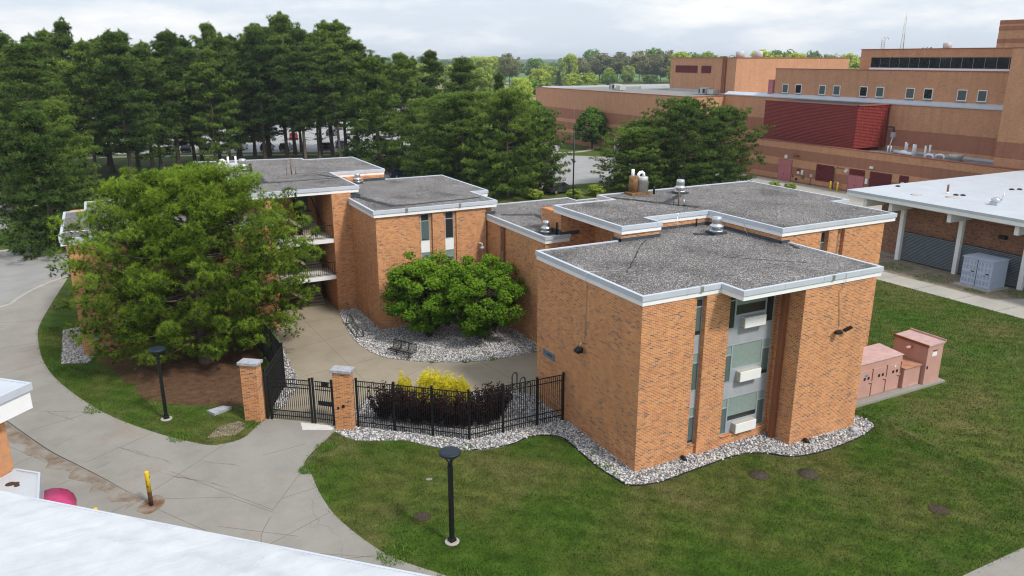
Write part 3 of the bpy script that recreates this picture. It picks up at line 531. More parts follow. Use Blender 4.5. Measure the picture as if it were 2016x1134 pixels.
# twin flue stacks
st = MB().box(11.3, 12.9, 16.3, 17.2, 8.85, 9.06).build('flue_stack', M['rust'], D)
MB().lathe([(.30, 0), (.30, 1.05), (.27, 1.07)], (11.75, 16.85, 9.06), 18).build('rusty_flue', M['rust'], st)
MB().lathe([(.33, 0), (.33, .72), (.35, .73), (.35, .98), (.30, 1.0)], (12.35, 16.65, 9.06), 18).build('flue', M['dull'], st)
MB().tube([(11.72, 16.9, 10.0), (11.72, 16.9, 10.55)], .11, 10).build('vent_pipe', M['pvc'], st)
MB().tube([(12.0, 16.7, 10.0), (12.02, 16.7, 10.22), (12.12, 16.68, 10.34), (12.28, 16.66, 10.36), (12.4, 16.64, 10.26), (12.42, 16.64, 10.05)], .10, 10).build('gooseneck_pipe', M['pvc'], st)
MB().tube([(12.75, 16.6, 9.0), (12.75, 16.6, 9.75), (12.62, 16.6, 9.78)], .03, 6).build('conduit', M['galv'], st)
MB().tube([(13.05, 16.3, 8.9), (13.05, 16.3, 9.4)], .07, 8).build('vent_pipe', M['black'], D)
st = MB().box(-10.98, -9.8, 37.6, 38.6, 8.8, 8.92).build('flue_stack', M['dull'], D)
for x, y in ((-10.95, 38.2), (-10.2, 38.0)): MB().lathe([(.30, 0), (.30, .45), (.32, .46), (.32, .95), (.26, .97)], (x, y, 8.9), 18).build('flue', M['dull'], st)
MB().tube([(-11.15, 38.3, 9.5), (-11.15, 38.3, 9.95), (-11.08, 38.25, 10.08), (-10.95, 38.2, 10.12), (-10.82, 38.15, 10.05), (-10.78, 38.15, 9.8)], .09, 10).build('gooseneck_pipe', M['pvc'], st)
for x in (-10.55, -10.0): MB().tube([(x, 38.1, 9.7), (x, 38.1, 10.35)], .08, 8).build('vent_pipe', M['pvc'], st)
for (x, y, z, h, r, m) in [(11.75, 12.2, 8.9, 1.05, .035, 'rust'), (11.55, 12.4, 8.9, .5, .02, 'black'), (12.0, 12.0, 8.9, .4, .025, 'galv'), (-6.2, 36.6, 8.9, 1.35, .04, 'rust'), (-5.9, 36.4, 8.9, .6, .03, 'rust'), (-6.5, 36.8, 8.9, 1.0, .02, 'rust'), (-8.9, 38.4, 8.9, .8, .09, 'black'), (11.2, 9.85, 8.1, .48, .05, 'black'), (5.0, 15.3, 7.2, .75, .06, 'black')]:
    MB().tube([(x, y, z), (x, y, z+h)], r, 8).build('vent_pipe', M[m], D)
# ---------------- windows
def win(x0, x1, y, z0, z1, panes, mull=.045, blind=True, name='window'):
    """panes: list of (x0,x1,z0,z1,blind_drop) in wall coordinates; frame front at y"""
    f = MB(); t = mull
    xs = sorted(panes)
    fr = MB().box(x0, x1, y+.09, y+.11, z0, z1)
    # frame bars: fill everything but the panes
    cuts = sorted(set([x0, x1]+[p[0] for p in panes]+[p[1] for p in panes])); cz = sorted(set([z0, z1]+[p[2] for p in panes]+[p[3] for p in panes]))
    for a, b in zip(cuts[:-1], cuts[1:]):
        run = None
        for c, d in zip(cz[:-1], cz[1:]):
            hit = any(p[0] <= (a+b)/2 <= p[1] and p[2] <= (c+d)/2 <= p[3] for p in panes)
            if hit:
                if run: fr.box(a, b, y, y+.089, run[0], run[1]); run = None
            else: run = (run[0], d) if run else (c, d)
        if run: fr.box(a, b, y, y+.089, run[0], run[1])
    o = fr.build(name, M['alum'], D)
    for (a, b, c, d, drop) in panes:
        zs = d-(d-c)*drop
        if drop < 1: MB().box(a, b, y+.030, y+.080, c, zs).build('pane', M['glass'], o)
        if drop > 0: MB().box(a, b, y+.028, y+.080, zs, d).build('blind_pane', M['blind'] if b-a > .6 or d-c < .5 else M['blind_side'], o)
    return o
for kf in range(3):
    z = .54+2.63*kf; dr = [(.0, .75, .55)][0] if kf == 2 else None
    top = min(z+1.84, 7.69)
    zb = z
    p = [(5.0, 5.33, zb+.04, zb+1.32, 1 if kf < 2 else 0), (5.0, 5.33, zb+1.37, min(zb+1.79, 7.62), 1 if kf < 2 else .5), (5.41, 7.19, zb+.63, min(zb+1.79, 7.62), (.80, 1, .62)[kf]), (7.27, 7.7, zb+.04, zb+1.32, (1, .85, 0)[kf]), (7.27, 7.7, zb+1.37, min(zb+1.79, 7.62), 1 if kf < 2 else 0)]
    win(4.93, 7.76, .2, z, top, p)
    if kf < 2: box('spandrel', D, M['spandrel'], 4.93, 7.76, .215, .32, top, z+2.63)
    ac = MB().box(5.72, 7.0, -.10, .2, zb+.02, zb+.52).build('air_conditioner', M['acwhite'], D); bevel(ac, .02)
    MB().box(5.70, 5.718, -.08, .2, zb+.04, zb+.50).build('side_grille', M['acside'], ac); MB().box(5.74, 6.98, -.08, .195, zb+.522, zb+.532).build('top_panel', M['acside'], ac)
    p = [(3.03, 3.38, zb+.04, zb+1.32, (.9, 1, .85)[kf]), (3.03, 3.38, zb+1.37, min(zb+1.79, 7.62), (1, 1, .3)[kf])]
    win(2.98, 3.42, .2, z, top, p)
    if kf < 2: box('spandrel', D, M['spandrel'], 2.98, 3.42, .215, .32, top, z+2.63)
    for (a, b) in ((-.85, -.2), (.9, 1.55)):
        p = [(a+.06, b-.06, zb+.04, zb+1.32, (1, 1, .95)[kf]*(1 if a < 0 or kf < 2 else 0)), (a+.06, b-.06, zb+1.37, min(zb+1.79, 7.62), 1 if kf < 2 else 0)]
        win(a, b, 23.12, z, top, p)
        if kf < 2: box('spandrel', D, M['white'], a, b, 23.135, 23.24, top, z+2.63)
    for (a, b) in ((15.55, 15.9), (16.6, 16.95)):
        z2 = z+.62; p = [(a+.03, b-.03, z2+.04, z2+1.3, .9), (a+.03, b-.03, z2+1.35, min(z2+1.9, 8.42), 0)]; win(a, b, 4.62, z2, min(z2+1.95, 8.47), p)
        if kf < 2: box('spandrel', D, M['spandrel'], a, b, 4.635, 4.76, z2+1.95, z2+2.63)
box('sill', D, M['brick'], 4.93, 7.76, .06, .2, .461, .535); box('sill', D, M['brick'], 2.98, 3.42, .06, .2, .501, .535)
for kf in range(3):
    z = .4+2.3*kf; w = MB().box(4.12, 4.18, 20.57, 21.03, z, z+1.5).build('window', M['alum'], D); MB().box(4.10, 4.118, 20.63, 20.97, z+.06, z+1.44).build('pane', M['darkglass'], w)
    if kf < 2: box('spandrel', D, M['spandrel'], 4.13, 4.2, 20.57, 21.03, z+1.5, z+2.3)
# brown boxed downpipe in the corner, thin control joints
bevel(box('downpipe', D, M['brown'], 7.66, 7.88, -.50, -.25, 0, 7.70), .012); box('downpipe', D, M['brown'], 3.905, 4.045, 20.3, 20.45, 0, 6.8)
box('control_joint', D, M['dull'], 3.6, 3.62, 22.975, 22.988, 0, 7.2)
# drain outlets at the wall foot
for x, y, s in ((2.62, -.16, .1), (8.85, -1.55, .11)): MB().tube([(x, y+.12, .14), (x, y-.02, .14), (x+.02, y-.1, .02)], s, 10).build('drain_spout', M['black'], D)
# floodlights with conduit
def flood(x, y, z, n, tilt):
    b = MB().tube([(x, y, z+.25), (x+n[0]*.18, y+n[1]*.18, z+.3), (x+n[0]*.28, y+n[1]*.28, z+.12)], .025, 6).build('floodlight', M['galv'], D)
    q = MB(); c = Vector((x+n[0]*.32, y+n[1]*.32)); u = Vector((-n[1], n[0]))
    q.add([(*(c+u*a*.2+Vector(n)*bb), z+zz) for a, bb, zz in ((-1, -.14, .12), (1, -.14, .12), (.8, .16, -.02), (-.8, .16, -.02), (-1, -.14, -.12), (1, -.14, -.12), (.8, .12, -.16), (-.8, .12, -.16))], [(0, 1, 2, 3), (7, 6, 5, 4), (3, 2, 6, 7), (0, 3, 7, 4), (1, 0, 4, 5), (2, 1, 5, 6)]); q.build('lamp_head', M['black'], b)
flood(0, 4.3, 4.4, (-1, 0), 0)
b = MB().box(10.33, 10.47, -1.45, -1.35, 5.3, 5.45).build('floodlight', M['galv'], D)
MB().add([(9.95, -1.66, 5.42), (10.28, -1.66, 5.42), (10.28, -1.5, 5.47), (9.95, -1.5, 5.47), (9.96, -1.68, 5.32), (10.27, -1.68, 5.32), (10.28, -1.42, 5.32), (9.95, -1.42, 5.32)], [(0, 1, 2, 3), (7, 6, 5, 4), (4, 5, 1, 0), (5, 6, 2, 1), (6, 7, 3, 2), (7, 4, 0, 3)]).build('lamp_head', M['black'], b)
MB().add([(10.52, -1.6, 5.4), (10.80, -1.75, 5.60), (10.84, -1.6, 5.62), (10.56, -1.42, 5.42), (10.55, -1.6, 5.33), (10.83, -1.75, 5.53), (10.86, -1.6, 5.55), (10.58, -1.42, 5.35)], [(0, 1, 2, 3), (7, 6, 5, 4), (4, 5, 1, 0), (5, 6, 2, 1), (6, 7, 3, 2), (7, 4, 0, 3)]).build('lamp_head', M['black'], b)
# name plate (lettering too worn to read: dark strokes only)
s = MB().box(-.045, -.004, 6.98, 8.10, 2.78, 3.14).build('name_plate', M['signblue'], D)
r_ = random.Random(3); y = 7.92
MB().box(-.05, -.046, 7.88, 7.92, 2.92, 3.04).build('lettering', M['ink'], s); yy = 7.70
q = MB()
for i in range(9):
    h = r_.choice([.07, .07, .10]); q.box(-.05, -.046, yy-.05, yy, 2.93, 2.93+h); yy -= .063
q.build('lettering', M['ink'], s)
# dome camera on a bracket, utility box on the low end wall
b = MB().tube([(3.35, 22.97, 5.25), (3.35, 22.75, 5.3), (3.42, 22.62, 5.28), (3.45, 22.58, 5.05)], .05, 8).build('security_camera', M['pvc'], D); MB().lathe([(.13, .12), (.15, .05), (.12, -.05), (.05, -.11), (0, -.12)], (3.45, 22.58, 4.95), 14).build('dome', M['pvc'], b)
b = MB().box(-20.95, -20.62, 26.78, 27.0, 1.0, 1.35).build('utility_box', plain('pale_green', (.36, .40, .33), .6), D)
for x in (-20.9, -20.8, -20.7): MB().tube([(x, 26.93, .02), (x, 26.93, 1.0)], .03, 6).build('conduit', M['lead'], b)
# ---------------- open stair: landings, flights, rails, doors
for zl in (2.40, 5.06):
    sl = MB().box(-9.3, -5.3, 28.62, 31.0, zl, zl+.26).build('landing', M['soffit'], D); MB().box(-9.3, -5.24, 28.55, 28.615, zl, zl+.28).build('fascia', M['white'], sl)
    rl = MB().box(-9.28, -5.32, 28.66, 28.70, zl+1.20, zl+1.25).box(-9.28, -5.32, 28.66, 28.70, zl+.36, zl+.39).build('railing', M['black'], D)
    bm = MB().box(-.011, .011, -.011, .011, 0, .9).mesh('baluster'); bm.materials.append(M['black'])
    for i in range(27):
        o = link('baluster', bm, rl); o.location = (-9.2+i*.148, 28.68, zl+.34)
for kf, zl in enumerate((0, 2.66, 5.32)):
    fl = MB()
    for i in range(8): fl.box(-6.95, -5.75, 30.6+i*.28, 33.2, zl+i*.165+.002, zl+(i+1)*.165)
    fl.build('stair_flight', M['conc_court'], D)
    MB().tube([(-5.62, 30.4, zl+.95), (-5.62, 33.2, zl+2.3)], .03, 8).build('handrail', M['black'], D); MB().tube([(-7.02, 30.3, zl+1.0), (-7.02, 33.2, zl+2.3)], .03, 8).build('handrail', M['black'], D)
    MB().box(-7.06, -6.98, 30.4, 33.2, zl+.3, zl+2.2).build('stair_screen', M['black'], D)
    if kf:
        f2 = MB()
        for i in range(6): f2.box(-9.2+.0, -7.4, 29.6, 30.5, zl-2.66+.7+i*.17, zl-2.66+.87+i*.17) if False else None
    MB().add([(-9.25, 29.3, zl+2.3), (-7.3, 29.3, zl+1.0), (-7.3, 30.4, zl+1.0), (-9.25, 30.4, zl+2.3), (-9.25, 29.3, zl+2.1), (-7.3, 29.3, zl+.8), (-7.3, 30.4, zl+.8), (-9.25, 30.4, zl+2.1)], [(0, 1, 2, 3), (7, 6, 5, 4), (4, 5, 1, 0), (5, 6, 2, 1), (6, 7, 3, 2), (7, 4, 0, 3)]).build('stair_flight', M['conc_court'], D)
box('wall', D, M['brick'], -9.3, -5.3, 33.2, 36.4, 0, 8.5)
for zl in (1.33, 4.0, 6.65): dd = box('door', D, plain('stair_door', (.09, .10, .11), .5), -6.9, -5.9, 33.12, 33.19, zl, min(zl+2.05, 8.45)); box('handle', dd, M['galv'], -6.85, -6.75, 33.06, 33.118, zl+.95, zl+1.05)
# ================================================================ LARGE ROSE BRICK BUILDING (beyond, upper right)
B = thing('campus_building', 'long rose brick building with maroon louvred box and ribbon window', 'building', (70.6, 60, 0))
def bb(name, m, *boxes, par=None):
    b = MB()
    for (x0, x1, y0, y1, z0, z1) in boxes:
        b.box(x0-70.6, x1-70.6, y0-60, y1-60, z0, z1)
        if name != 'louvre': o = b.build(name, m, par or B); b = MB()
    return o if name != 'louvre' else b.build(name, m, par or B)
FB, BD = M['brick_far'], M['brick_band']
# service wing: banded wall with parapet
bb('wall', BD, (70.60, 71.1, 22, 68, 0, .25), (70.60, 71.1, 22, 68, 1.0, 2.25), (70.60, 71.1, 22, 68, 3.35, 4.75))
bb('wall', FB, (70.58, 71.1, 22, 68, .25, 1.0), (70.58, 71.1, 22, 68, 2.25, 3.35), (70.58, 71.1, 22, 68, 4.75, 5.66), (71.1, 78.6, 67.5, 68, 0, 5.6))
bb('coping', M['redcope'], (70.52, 71.15, 21.9, 68.1, 5.66, 5.76))
bb('roof', M['roofgrey'], (71.1, 78.6, 22, 67.5, 4.9, 5.2))
bb('roof_flashing', M['coping'], (78.3, 78.6, 29, 48, 5.2, 5.45))
# maroon louvred plant box: ribbed skin
def ribbed(x0, x1, y0, y1, z0, z1, pitch, d):
    m = MB(); n = int((z1-z0)/pitch)
    prof = []
    for i in range(n): prof += [(0, z0+i*pitch), (d, z0+(i+.55)*pitch)]
    prof.append((0, z1))
    P4 = [(x0, y1), (x0, y0), (x1, y0)]
    offs = [(1, 0), (1, 1), (0, 1)]
    for k in range(2):
        vs = []
        for (d_, z) in prof:
            for q in (k, k+1): vs.append((P4[q][0]+offs[q][0]*d_-70.6, P4[q][1]+offs[q][1]*d_-60, z))
        m.add(vs, [(2*i, 2*i+1, 2*i+3, 2*i+2) for i in range(len(prof)-1)])
    return m
bx = ribbed(72.0, 78.5, 48.5, 65.4, 5.7, 11.35, .2, .06).build('louvred_box', M['redbox'], B)
bb('box_core', M['slatback'], (72.15, 78.55, 48.65, 65.3, 5.75, 11.3), par=bx)
bb('coping', M['redcope'], (71.95, 78.6, 48.4, 48.7, 11.35, 11.5), (71.95, 72.2, 48.4, 65.5, 11.35, 11.45), par=bx)
for i in range(5): x = 73.1+i*1.2; bb('worn_strip', M['redlite'], (x, x+.06, 48.47, 48.52, 5.8, 11.3), par=bx)
bb('box_leg', M['redcope'], (72.1, 72.3, 48.7, 48.9, 5.2, 5.72), (77.5, 77.7, 48.7, 48.9, 5.2, 5.72), par=bx)
# main wall with metal ledge, window wall above
bb('wall', FB, (78.6, 79.4, 29.3, 81.5, 8.1, 11.6), (78.6, 79.4, 29.3, 81.5, 0, 5.9)); bb('wall', BD, (78.62, 79.4, 29.3, 81.5, 5.9, 8.1))
lg = MB().add([(78.45-70.6, 29.3-60, 11.6), (79.4-70.6, 29.3-60, 12.05), (79.4-70.6, 81.5-60, 12.05), (78.45-70.6, 81.5-60, 11.6), (78.45-70.6, 29.3-60, 11.45), (79.4-70.6, 29.3-60, 11.45), (79.4-70.6, 81.5-60, 11.45), (78.45-70.6, 81.5-60, 11.45)], [(0, 1, 2, 3), (7, 6, 5, 4), (4, 5, 1, 0), (5, 6, 2, 1), (6, 7, 3, 2), (7, 4, 0, 3)]).build('metal_ledge', M['coping'], B)
bb('wall', FB, (79.4, 82, 29.3, 71.0, 11.5, 15.9)); bb('coping', M['redcope'], (79.33, 82, 29.3, 71.05, 15.9, 16.0))
bb('roof', M['roofgrey'], (79.4, 100, 71.0, 84, 11.3, 11.6))
WY = [(69.25, 68.01), (66.56, 65.29), (61.88, 60.66), (59.22, 57.98), (54.53, 53.22), (51.81, 50.53), (47.09, 45.79), (44.43, 43.11), (39.71, 38.42), (37.04, 35.83)]
for i, (a, b) in enumerate(WY):
    zc = 12.2+.012*i; f = bb('window', M['white'], (79.32, 79.40, b, a, zc, zc+1.4))
    bb('pane', M['blind_dk'] if i % 3 != 1 else M['darkglass'], (79.30, 79.318, b+.1, a-.1, zc+.1, zc+1.3), par=f); bb('sill', M['alum'], (79.22, 79.32, b-.05, a+.05, zc-.07, zc), par=f)
# ribbon window storey
bb('wall', FB, (81.5, 100, 29.3, 56.8, 17.68, 18.75), (81.5, 100, 55.0, 56.8, 15.9, 17.68)); bb('coping', M['redcope'], (81.4, 100, 29.2, 56.9, 18.75, 18.82))
rb = bb('ribbon_window', M['alum'], (81.6, 81.75, 33.6, 55.0, 16.15, 17.68)); bb('sill', M['white'], (81.3, 81.6, 33.6, 55.0, 16.0, 16.22), par=rb)
for i in range(14):
    y = 33.65+i*1.525; bb('pane', M['darkglass'], (81.57, 81.598, y, y+1.46, 16.27, 17.63), par=rb)
bb('interior_wall', M['slatback'], (81.8, 82.2, 33.6, 55.0, 16.0, 17.7))
# end towers
bb('wall', FB, (72.0, 95, 5, 29.3, 8.4, 18.6), (72.0, 95, 5, 29.3, 0, 6.6)); bb('wall', BD, (72.02, 95, 5, 29.3, 6.6, 8.4))
bb('coping', M['redcope'], (71.95, 95, 5, 29.35, 18.6, 18.7))
bb('wall', FB, (75.2, 95, 5, 33.2, 18.7, 19.2), (75.2, 95, 5, 33.2, 19.7, 20.6), (75.2, 95, 5, 33.2, 21.1, 21.3)); bb('wall', BD, (75.18, 95, 5, 33.22, 19.2, 19.7), (75.18, 95, 5, 33.22, 20.6, 21.1), (75.18, 95, 5, 33.22, 21.3, 21.75))
# left banded wing
YW0, YW1 = 81.5, 134.7
bb('wall', FB, (70.6, 71.1, YW0, YW1, 7.2, 11.2), (70.6, 71.1, YW0, YW1, 4.4, 5.1), (70.6, 71.1, YW0, YW1, 2.2, 2.9)); bb('wall', BD, (70.62, 71.1, YW0+.02, YW1, 5.1, 7.2), (70.62, 71.1, YW0+.02, YW1, 2.9, 4.4), (70.62, 71.1, YW0+.02, YW1, 0, 2.2))
bb('wall', FB, (71.1, 78.6, YW0, YW0+.4, 0, 11.2), (70.9, 110, YW1-.4, YW1, 0, 11.2)); bb('coping', M['redcope'], (70.5, 78.7, YW0-.08, YW0+.5, 11.2, 11.3), (70.5, 71.2, YW0+.5, YW1+.08, 11.2, 11.3))
bb('roof', M['roofgrey'], (71.1, 110, YW0+.4, YW1-.4, 10.7, 11.0)); bb('roof_edge', M['membrane'], (71.2, 71.8, YW0+.6, YW1-.4, 11.0, 11.18), (71.8, 108, YW1-1.2, YW1-.5, 11.0, 11.4), (90, 108, 121, 121.6, 11, 11.6))
for y in (130.1, 117.9, 106.9, 97.1, 89.7, 84.5): bb('control_joint', M['brick_far'] if False else plain('pale_joint', (.5, .33, .26), .9), (70.575, 70.6, y-.06, y+.06, 0, 11.2))
def louvre(name, x, y0, y1, z0, z1, axis='x'):
    if axis == 'x': o = bb(name, M['slatback'], (x-.04, x, y0, y1, z0, z1))
    else: o = bb(name, M['slatback'], (y0, y1, x-.04, x, z0, z1))
    n = max(3, int((z1-z0)/.17))
    for i in range(n):
        z = z0+(i+.1)*(z1-z0)/n; d = .55*(z1-z0)/n
        if axis == 'x': bb('slat', M['louvre_red'], (x-.10, x-.041, y0+.03, y1-.03, z, z+d), par=o)
        else: bb('slat', M['louvre_red'], (y0+.03, y1-.03, x-.10, x-.041, z, z+d), par=o)
    return o
louvre('louvre', 70.6, 86.7, 89.6, 7.35, 8.25); louvre('louvre', 81.5, 75.45, 77.5, 7.7, 9.2, 'y')
louvre('louvre', 92, 104.7, 111.7, 14.65, 16.1); louvre('louvre', 92, 100.2, 103.5, 14.65, 16.1)
louvre('louvre', 70.58, 50.1, 53.1, .9, 3.17); louvre('louvre', 70.58, 41.0, 44.25, .3, 3.22); louvre('louvre', 70.58, 45.05, 47.5, 2.42, 3.2); louvre('louvre', 70.58, 38.6, 39.9, .8, 3.26)
# tall rear block
bb('wall', FB, (83, 112, 84, 90.4, 11, 17.6), (92, 112, 90.4, 113.4, 11, 17.6), (82, 100, 71, 84, 11.5, 11.55)); bb('coping', M['redcope'], (82.9, 112, 83.9, 90.5, 17.6, 17.7), (91.9, 112, 90.5, 113.5, 17.6, 17.7)); bb('roof_edge', M['membrane'], (91.6, 92, 90.4, 113.4, 11.0, 11.35))
bb('downpipe', M['brown'], (82.75, 83, 86.4, 87.3, 5.5, 17.9))
# doors on the service wing
for (y0, y1, z1) in ((57.6, 60.1, 3.15), (45.05, 47.55, 2.4)):
    d = bb('door_frame', M['redcope'], (70.52, 70.58, y0-.05, y1+.05, 0, z1+.05))
    h = 2.35; m_ = (y0+y1)/2
    for a, b in ((y0+.03, m_-.012), (m_+.012, y1-.03)): q = bb('door_leaf', M['doorpink'], (70.47, 70.52, a, b, .02, min(h, z1)), par=d)
    if z1 > h: bb('transom_panel', M['doorpink'], (70.47, 70.52, y0+.03, y1-.03, h+.03, z1), par=d)
    bb('handle', M['black'], (70.43, 70.47, m_+.08, m_+.14, 1.0, 1.15), par=d)
def disc(y, z, r, m, name):
    b = MB(); b.tube([(70.56-70.6, y-60, z), (70.42-70.6, y-60, z)], r, 14); return b.build(name, m, B)
disc(58.8, 3.6, .28, M['acwhite'], 'wall_light'); disc(48.05, 2.85, .28, M['acwhite'], 'wall_light'); disc(39.3, 2.2, .28, M['acwhite'], 'wall_light')
for y, m in ((57.5, M['signblue']), (57.03, M['rust']), (56.57, M['redbox'])): disc(y, 3.9, .15, m, 'alarm_bell')
for (y, z, w, h, m) in [(56.25, 1.56, .4, .35, 'acwhite'), (56.2, 1.95, .55, .35, 'redbox'), (55.53, 1.66, .35, .65, 'acwhite'), (53.83, 1.4, .42, .42, 'bluegrey'), (44.64, 1.84, .4, .7, 'acwhite'), (44.14, 3.73, .55, .3, 'acwhite'), (57.2, .9, .18, .2, 'black')]: bb('wall_panel', M[m], (70.45, 70.56, y-w/2, y+w/2, z-h/2, z+h/2))
disc(55.3, .95, .22, M['rust'], 'hose_connection'); disc(56.5, .55, .17, M['black'], 'hose_connection')
for pts in [[(70.4, 53.83, 1.2), (70.4, 53.83, 0)], [(70.45, 49.9, 0), (70.45, 49.9, 2.9), (70.45, 49.4, 3.15)], [(70.3, 49.3, 3.1), (70.3, 48.0, 3.05)], [(69.9, 49.2, 0), (69.9, 49.2, 1.2), (69.9, 48.6, 1.25), (69.9, 48.6, 0)], [(70.1, 49.7, .9), (69.9, 48.2, .9)]]:
    MB().tube([(x-70.6, y-60, z) for x, y, z in pts], .06, 6).build('gas_pipe', M['brown'] if pts[0][0] != 69.9 else M['dull'], B)
# white pipes and cowls on the service roof
for (x, y, z) in [(75.46, 45.79, 6.18), (75.55, 45.38, 6.21), (76.81, 44.13, 6.75), (76.98, 44.05, 6.56), (75.16, 41.78, 6.78), (75.66, 41.86, 6.68), (75.3, 40.17, 6.71), (77.08, 40.78, 6.68)]:
    MB().tube([(x-70.6, y-60, 5.2), (x-70.6, y-60, z)], .13 if z > 6.4 else .08, 8).build('vent_pipe', M['pvc'], B)
for (x, y) in [(75.6, 43.4), (75.2, 39.4), (76.2, 38.6)]:
    MB().tube([(x-70.6, y+.6-60, 5.2), (x-70.6, y+.55-60, 5.5), (x-70.6, y+.3-60, 5.65), (x-70.6, y-60, 5.66), (x-70.6, y-.35-60, 5.62), (x-70.6, y-.5-60, 5.45), (x-70.6, y-.55-60, 5.2)], .14, 8).build('gooseneck_pipe', M['pvc'], B)
MB().tube([(75.8-70.6, 46-60-1.0, 5.45), (75.3-70.6, 41.7-60, 5.45)], .22, 8).build('duct', M['pvc'], B)
MB().lathe([(.75, 0), (.7, .35), (.85, .4), (.85, .75), (.8, .8)], (75.5-70.6, 36.1-60, 5.2), 20).build('roof_vent', M['dull'], B)
for (x, y) in ((94, 52), (90, 40), (96, 36)): MB().lathe([(.6, 0), (.6, .9), (.5, 1.0)], (x-70.6, y-60, 18.75), 12).build('roof_vent', M['dull'], B)
for (x, y) in ((97, 98), (97, 93)): MB().lathe([(.9, 0), (.9, 1.1), (.7, 1.3)], (x-70.6, y-60, 17.6), 12).build('roof_vent', M['dull'], B)
bb('conduit_box', M['coping'], (78.35, 78.6, 47.2, 47.8, 7.0, 7.7)); MB().tube([(78.45-70.6, 48.4-60, 8.4), (78.45-70.6, 47.5-60, 8.4), (78.45-70.6, 47.4-60, 7.6)], .1, 8).build('conduit', M['lead'], B); MB().tube([(78.45-70.6, 47.5-60, 7.0), (78.0-70.6, 47.6-60, 5.2)], .08, 8).build('conduit', M['pvc'], B)
bb('chimney_panel', M['doorpink'], (79.2, 79.9, 71.2, 72.2, 11.6, 14.2))
# ladders and mast
for (x, y, z0, z1) in ((81.6, 56.2, 16, 18.4), (83, 54.5, 18.7, 20.2)):
    m = MB()
    for d in (-.25, .25): m.tube([(x-70.6, y+d-60, z0), (x-70.6, y+d-60, z1), (x+.4-70.6, y+d-60, z1+.3), (x+.8-70.6, y+d-60, z1)], .04, 5)
    for q in range(6): m.tube([(x-70.6, y-.25-60, z0+(z1-z0)*q/6), (x-70.6, y+.25-60, z0+(z1-z0)*q/6)], .03, 4)
    m.build('ladder', M['dull'], B)
m = MB(); mx_, my_ = 90-70.6, 56.5-60
for a in range(3): m.tube([(mx_+.28*math.cos(a*2.1), my_+.28*math.sin(a*2.1), 18.7), (mx_+.1*math.cos(a*2.1), my_+.1*math.sin(a*2.1), 23.4)], .035, 4)
for q in range(9): m.tube([(mx_+.25*math.cos(q*2.1), my_+.25*math.sin(q*2.1), 18.9+q*.45), (mx_+.2*math.cos(q*2.1+2.1), my_+.2*math.sin(q*2.1+2.1), 19.3+q*.45)], .02, 4)
m.tube([(mx_, my_, 23), (mx_, my_, 24.2)], .025, 4); m.build('radio_mast', M['dull'], B)
for (x, y) in ((80.6, 118.1), (82.6, 91.7)):
    a = bb('condenser_unit', M['dull'], (x-1.0, x+1.0, y-1.6, y+.2, 11.15, 12.25)); bb('fan_grille', M['black'], (x-1.04, x-1.0, y-.1, y+.15, 11.3, 12.1), (x-1.03, x-1.0, y-1.5, y-.9, 11.3, 12.1), par=a); bb('condenser_unit', M['dull'], (x-.9, x+.6, y-3.6, y-2.1, 11.15, 12.0))
bb('door', M['acwhite'], (70.45, 70.58, 102.5, 102.8, 0, 2.6), (70.5, 70.58, 101.2, 102.5, 0, 2.6))

# ================================================================ WHITE-ROOFED HALL (right)
Cb = thing('utility_hall', 'low brown brick hall with wide white membrane roof on white columns', 'building', (44, 15, 0))
def cb(name, m, *boxes, par=None):
    b = MB()
    for (x0, x1, y0, y1, z0, z1) in boxes: b.box(x0-44, x1-44, y0-15, y1-15, z0, z1)
    return b.build(name, m, par or Cb)
rf = cb('roof', M['membrane'], (41.35, 78, -8, 24.0, 5.55, 5.94))
cb('coping', M['coping'], (41.30, 41.348, -8, 24.05, 5.72, 5.95), (41.3, 78, 24.0, 24.05, 5.72, 5.95), par=rf); cb('fascia', M['white'], (41.32, 41.40, -8, 24.03, 5.42, 5.72), (41.4, 78, 23.97, 24.03, 5.42, 5.72), par=rf)
cb('soffit', M['soffit'], (41.42, 78, -8, 23.95, 5.38, 5.549), par=rf)
cb('wall', M['brick_brown'], (44.6, 77, -6, 22.6, 0, 5.38)); cb('plinth', M['conc'], (44.3, 44.6, -6, 22.6, 0, .18))
for y in (19.66, 14.21, 8.77, 3.3, -2.2):
    c_ = cb('column', M['white'], (43.5, 43.85, y-.18, y+.18, 0, 4.62)); bevel(c_, .02)
    cb('beam', M['white'], (41.75, 44.6, y-.17, y+.17, 4.62, 5.42))
for y in (22.4,): cb('beam', M['white'], (41.75, 44.6, y-.3, y+.05, 4.62, 5.42))
cb('edge_beam', M['white'], (43.95, 44.3, -8, 22.5, 4.85, 5.38))
